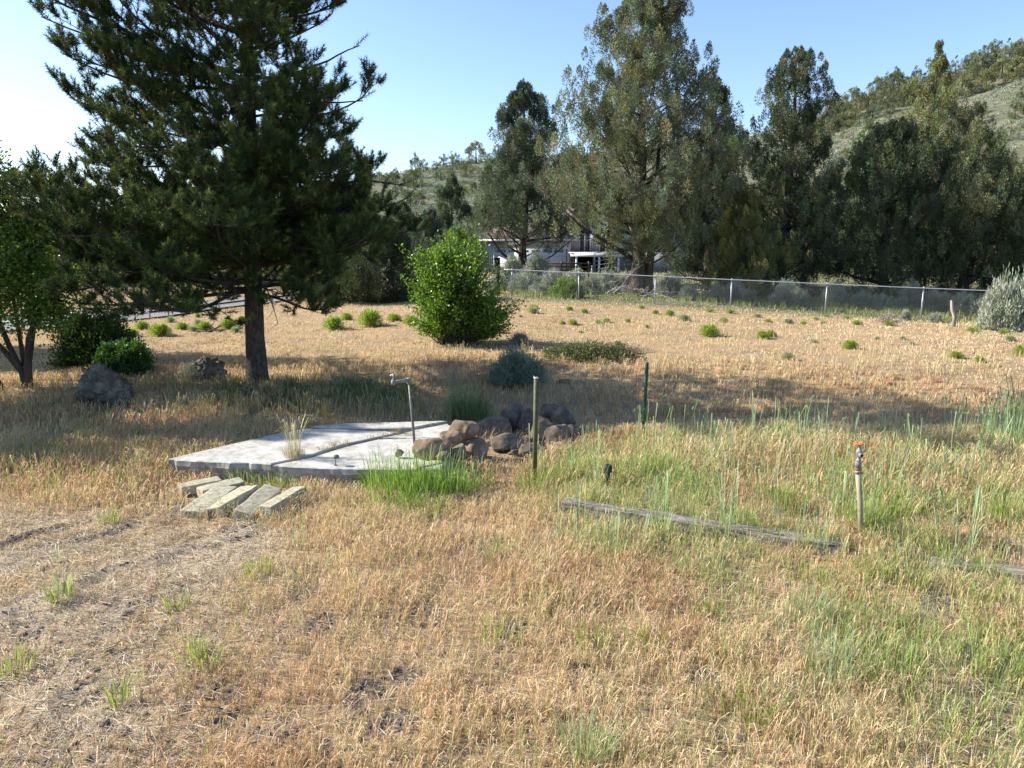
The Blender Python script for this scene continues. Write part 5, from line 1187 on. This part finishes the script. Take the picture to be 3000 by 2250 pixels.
# fallen branches at the foot of the big juniper
db = empty('branch_pile', G(1880, 872), 'pile of pale dead branches around the foot of the largest juniper', 'branches'); bl = db.location.copy()
rng = np.random.default_rng(12); m = MB()
for i in range(70):
    u = rng.uniform(1750, 2120); q = G(u, rng.uniform(862, 878)) - bl
    lp = polytube(m, (q.x, q.y, q.z + rng.uniform(.02, .35)), (rng.normal(0, 1), rng.normal(0, .4), rng.uniform(-.05, .35)), rng.uniform(.7, 2.0), .028, .007, 6, rng, wander=.16, n=4)
    for j in range(5):
        pp, dd = along(lp, rng.uniform(.3, .95)); polytube(m, pp, dd + rng.normal(0, .7, 3), rng.uniform(.2, .7), .012, .004, 3, rng, n=3)
m.V = [np.column_stack([v[:, :2], np.maximum(v[:, 2], -.05)]) for v in m.V]
m.build('dead_branches', M_deadwood, db, col=False)
dbp = G(628, 972); m = MB()
for i in range(16): polytube(m, (rng.normal(0, .25), rng.normal(0, .1), .03), (rng.normal(0, 1), rng.normal(0, .5), rng.uniform(0, .2)), rng.uniform(.3, .7), .018, .005, 4, rng, wander=.15, n=4)
o = m.build('twig_heap', M_jbark, col=False); o.location = dbp; tag(o, 'small heap of dark dead twigs in the field left of the pine trunk', 'branches')

# ------------------------------------------------------------------ roadside wire fence and pipe rail
wf = empty('wire_fence', (0, 0, 0), 'low thin wire fence with steel posts along the road at the left', 'fence')
wp = [(-120, 990), (150, 970), (398, 945), (495, 932), (643, 912), (800, 890), (930, 876), (1060, 866)]
WP = [G(u, v) for u, v in wp]
for p in WP:
    m = MB(); m.tube([p + Vector((0, 0, -.1)), p + Vector((0, 0, .72))], .02, 5); m.build('post', M_iron, wf, col=False)
m = MB()
for hz in (.25, .45, .68): m.tube([p + Vector((0, 0, hz)) for p in WP], .006, 4)
m.build('wires', M_iron, wf, col=False)
m = MB(); pr = [G(u, v) for u, v in [(430, 935), (497, 926), (723, 896), (881, 876), (960, 868)]]
m.tube([p + Vector((0, .25, .22)) for p in pr], .032, 8)
for i, p in enumerate(pr): m.tube([p + Vector((0, .25, -.05)), p + Vector((0, .25, .2))], .02, 6)
tag(m.build('pipe_rail', M_black, col=False), 'long black pipe raised on short stubs beside the road', 'pipe')

# ------------------------------------------------------------------ house
def siding(name, c1, c2):
    m, n, b = nt(name); tc = n.nodes.new('ShaderNodeTexCoord'); sx = n.nodes.new('ShaderNodeSeparateXYZ'); n.links.new(tc.outputs['Object'], sx.inputs[0])
    ml = n.nodes.new('ShaderNodeMath'); ml.operation = 'MULTIPLY'; ml.inputs[1].default_value = 5.5; n.links.new(sx.outputs[2], ml.inputs[0])
    fr_ = n.nodes.new('ShaderNodeMath'); fr_.operation = 'FRACT'; n.links.new(ml.outputs[0], fr_.inputs[0])
    nz = n.nodes.new('ShaderNodeTexNoise'); nz.inputs['Scale'].default_value = 1.5; nz.inputs['Detail'].default_value = 6; n.links.new(tc.outputs['Object'], nz.inputs[0])
    cr = n.nodes.new('ShaderNodeValToRGB'); cr.color_ramp.elements[0].position = .35; cr.color_ramp.elements[0].color = (*c1, 1); cr.color_ramp.elements[1].position = .65; cr.color_ramp.elements[1].color = (*c2, 1)
    n.links.new(nz.outputs[0], cr.inputs[0]); n.links.new(cr.outputs[0], b.inputs['Base Color']); b.inputs['Roughness'].default_value = .7
    bp = n.nodes.new('ShaderNodeBump'); bp.inputs['Strength'].default_value = 1; bp.inputs['Distance'].default_value = .025; n.links.new(fr_.outputs[0], bp.inputs['Height']); n.links.new(bp.outputs[0], b.inputs['Normal']); return m
M_wall = siding('grey siding', (.42, .42, .42), (.50, .50, .49)); M_white = solid('white paint', [(.66, .68, .70), (.74, .75, .76)], 6, .5, .1)
M_roof = solid('brown shingles', [(.13, .10, .085), (.22, .18, .155)], 25, .9, .6); M_dark = solid('black and painted shade', [(.012, .011, .01), (.03, .026, .022)], 4, .6, 0)
M_glass = solid('dark window glass', [(.03, .035, .04), (.05, .055, .06)], 2, .08, 0, spec=.6)
HY = 62.0
def hx(u): return (u - 1500) / FPX * HY / 1.018
hb = float(g(hx(1650), HY)) ; HZ = -.2
house = empty('house', (hx(1650), HY, hb), 'pale grey two-level house with a garage door and a raised deck, behind the junipers', 'house')
h0 = Vector((hx(1650), HY, hb))
def hbx(u0, u1, z0, z1, y0, y1): return (hx(u0) - h0.x, y0, z0), (hx(u1) - h0.x, y1, z1)
def zat(v, Y=HY): return at(1500, v, Y).z - hb
def part(name, mat, *boxes, parent=house, bevel=0):
    m = MB()
    for b_ in boxes: m.box(*b_)
    return m.build(name, mat, parent, col=False, bevel=bevel)
zt = zat(706)
part('garage_wall', M_wall, hbx(1406, 1447, -.6, zt, 0, .25), hbx(1662, 1672, -.6, zt, 0, .25), hbx(1447, 1662, zat(727), zt, 0, .25), hbx(1406, 1672, -.6, zt, 6.0, 6.2), hbx(1406, 1412, -.6, zt, .25, 6), hbx(1666, 1672, -.6, zt, .25, 6))
gd = part('garage_door', M_white, hbx(1449, 1660, -.55, zat(729), .08, .14))
m = MB()
for k in range(1, 4): m.box(*hbx(1449, 1660, -.55 + k * (zat(729) + .55) / 4 - .012, -.55 + k * (zat(729) + .55) / 4 + .012, .065, .08))
m.build('panel_grooves', solid('grey line', [(.3, .3, .3), (.35, .35, .35)], 4, .7, 0), gd, col=False)
for k in range(6):      # window strips with white muntins
    u0 = 1456 + k * 34
    m = MB(); m.box(*hbx(u0, u0 + 25, zat(739), zat(733), .05, .08)); wdw = m.build('window_strip', M_glass, gd, col=False)
    m = MB()
    for j in range(1, 4): m.box(*hbx(u0 + j * 6.25 - .5, u0 + j * 6.25 + .5, zat(739), zat(733), .03, .05))
    m.box(*hbx(u0 + .0, u0 + 25, zat(736.3), zat(735.7), .026, .03)); m.build('muntins', M_white, wdw, col=False)
part('trim', M_white, hbx(1445.5, 1449, -.55, zat(729), -.02, .0), hbx(1404, 1674, zt - .02, zt + .12, -.35, -.3), hbx(1445.5, 1664, zat(729), zat(726.5), -.02, -.0))
m = MB()      # garage roof: shallow gable, ridge along x
xr0, xr1 = hx(1398) - h0.x, hx(1680) - h0.x
m.add([(xr0, -.4, zt), (xr1, -.4, zt), (xr1, 3.1, zt + 1.15), (xr0, 3.1, zt + 1.15), (xr0, 6.6, zt), (xr1, 6.6, zt), (xr0, -.4, zt - .12), (xr1, -.4, zt - .12), (xr0, 6.6, zt - .12), (xr1, 6.6, zt - .12)], [(0, 1, 2, 3), (3, 2, 5, 4), (6, 7, 1, 0), (4, 5, 9, 8), (7, 6, 8, 9)], [(0, 3, 4), (1, 5, 2)])
m.add([(xr0 + .01, -.4, zt - .12), (xr0 + .01, -.4, zt), (xr0 + .01, 6.6, zt), (xr0 + .01, 6.6, zt - .12)], [(0, 1, 2, 3)])
m.build('garage_roof', M_roof, house, col=False)
# main part, two levels with deck
zd = zat(740)
part('lower_wall', M_wall, hbx(1672, 1686, -.6, zd, .9, 1.2), hbx(1805, 2120, -.6, zd, .9, 1.2), hbx(1686, 1805, zd - .25, zd, .9, 1.2), hbx(1742, 1750, -.6, zd - .25, .9, 1.2))
part('deck_shade_panel', M_dark, hbx(1686, 1805, -.6, zd - .25, 2.6, 2.7))  # near-black panel stands in for the shade under the deck
up = zd + 2.7
part('upper_wall', M_wall, hbx(1672, 1700, zd + .01, up, 1.2, 1.4), hbx(1735, 1760, zd + .01, up, 1.2, 1.4), hbx(1800, 1985, zd + .01, up, 1.2, 1.4), hbx(2045, 2120, zd + .01, up, 1.2, 1.4), hbx(1700, 1735, zd + 2.1, up, 1.2, 1.4), hbx(1760, 1800, zd + 2.1, up, 1.2, 1.4), hbx(1985, 2045, zd + 2.1, up, 1.2, 1.4), hbx(1985, 2045, zd + .01, zd + .9, 1.2, 1.4), hbx(1672, 2120, -.6, up, 7.8, 8.0), hbx(2112, 2120, -.6, up, 1.4, 7.8), hbx(1672, 1680, zd, up, 1.4, 7.8))
for u0, u1, z0 in ((1700, 1735, zd + .02), (1760, 1800, zd + .02), (1985, 2045, zd + .9)):
    w_ = part('window', M_glass, hbx(u0, u1, z0, zd + 2.1, 1.28, 1.3)); part('frame', M_white, hbx(u0, u0 + 2.5, z0, zd + 2.1, 1.17, 1.27), hbx(u1 - 2.5, u1, z0, zd + 2.1, 1.17, 1.27), hbx(u0 + 2.5, u1 - 2.5, zd + 2.02, zd + 2.1, 1.17, 1.27), hbx((u0 + u1) / 2 - 1.2, (u0 + u1) / 2 + 1.2, z0, zd + 2.02, 1.17, 1.27), parent=w_)
m = MB(); x0, x1 = hx(1664) - h0.x, hx(2128) - h0.x
m.add([(x0, .6, up - .1), (x1, .6, up - .1), (x1, 4.6, up + 1.5), (x0, 4.6, up + 1.5), (x0, 8.6, up - .1), (x1, 8.6, up - .1), (x0, .6, up - .25), (x1, .6, up - .25)], [(0, 1, 2, 3), (3, 2, 5, 4), (6, 7, 1, 0)], [(0, 3, 4), (1, 5, 2)]); m.build('main_roof', M_roof, house, col=False)
dk = part('deck', M_white, hbx(1666, 1858, zd - .28, zd - .02, -2.2, -2.05), hbx(1666, 1858, zd - .06, zd, -2.05, .88), hbx(1664, 1860, zd, zd + .05, -2.3, .88))
for u in (1683, 1748, 1803): part('deck_post', M_white, hbx(u - 2.6, u + 2.6, -.6, zd - .28, -2.2, -2.05), parent=dk)
M_brown = solid('brown rail', [(.10, .07, .055), (.18, .13, .10)], 8, .7, .1)
b_ = [hbx(1666, 1858, zd + .95, zd + 1.02, -2.2, -2.12)] + [hbx(u, u + 1.2, zd + .05, zd + .95, -2.18, -2.14) for u in np.arange(1667, 1857, 5.2)]
part('deck_railing', M_brown, *b_, parent=dk)
m = MB(); m.tube([(hx(1803) - h0.x, -2.0, zat(752)), (hx(1826) - h0.x, -2.0, zd - .2)], .07, 4); m.tube([(hx(1850) - h0.x, -2.0, zat(775)), (hx(1815) - h0.x, -2.0, zat(745))], .05, 4); m.build('brace', M_brown, dk, col=False)
# black bin before the garage
p = at(1457, 775, 60.5); m = MB(); bb = float(g(p.x, 60.5))
bn = empty('black_bin', (p.x, 60.5, bb), 'tall black bin standing at the left end of the garage door', 'bin')
zt_ = at(1457, 757, 60.5).z - bb
m.box((-.22, -.25, 0), (.22, .25, zt_)); m.build('bin_body', M_dark, bn, col=False, bevel=.03)
m = MB(); m.box((-.25, -.3, zt_ + .001), (.25, .28, zt_ + .07)); m.build('lid', M_dark, bn, col=False, bevel=.02)
# person-sized orange blob is unclear: guessed here as a small flag on a stake
p = at(1532, 742, 58); cb = float(g(p.x, 58)); tp_z = at(1532, 737, 58).z - cb
fl = empty('marker_post', (p.x, 58, cb), 'thin marker stake with a small orange flag in front of the garage', 'marker')
m = MB(); m.tube([(0, 0, 0), (0, 0, tp_z)], .015, 6); m.build('stake', M_galv, fl, col=False)
m = MB(); m.box((0, -.008, tp_z - .25), (.24, .008, tp_z)); m.build('flag', solid('orange cloth', [(.7, .16, .07), (.75, .2, .09)], 6, .7, 0), fl, col=False)

# metal gate and rail fence before the house
M_gate = solid('pale green gate paint', [(.30, .38, .36), (.38, .46, .44)], 8, .5, .1)
gt = empty('metal_gate', (0, 0, 0), 'pale green tubular metal gate hanging askew in front of the deck', 'gate')
GY = 46; ga = at(1742, 785, GY); gb = at(1856, 772, GY); hgz = 1.05
m = MB()
for k in range(5):
    z_ = hgz * k / 4 * .95 - .1; m.tube([ga + Vector((0, 0, z_)), gb + Vector((0, 0, z_ + .1))], .028, 6)
m.build('bars', M_gate, gt, col=False)
m = MB()
for f in (0, .36, .7, 1.0):
    q = ga.lerp(gb, f); m.tube([q + Vector((0, 0, -.12)), q + Vector((0, 0, hgz * .95 - .08 + .1 * f))], .03, 6)
q = ga.lerp(gb, .36); q2 = ga.lerp(gb, .7); m.tube([q + Vector((0, -.03, -.1)), q2 + Vector((0, -.03, hgz * .9))], .02, 5)
m.build('uprights', M_gate, gt, col=False)
p = at(1734, 812, GY); gz = float(g(p.x, GY)); m = MB(); m.tube([(0, 0, -.1), (0, 0, at(1734, 777, GY).z - gz)], .055, 8); o = m.build('gate_post', M_galv, col=False); o.location = (p.x, GY, gz); tag(o, 'round grey steel post at the left end of the metal gate', 'post')
rf = empty('rail_fence', (0, 0, 0), 'weathered dark wooden rail fence in front of the house, left of the gate', 'fence')
m = MB(); RY = 49
for v in (771, 781, 793): m.tube([at(1560, v - 2, RY), at(1650, v, RY), at(1732, v + 1, RY)], .055, 5)
m.build('rails', M_brown, rf, col=False)
for u in (1565, 1645, 1725):
    p = at(u, 766, RY); m = MB(); m.tube([p, Vector((p.x, p.y, float(g(p.x, RY)) - .1))], .07, 6); m.build('post', M_brown, rf, col=False)
print('DONE')
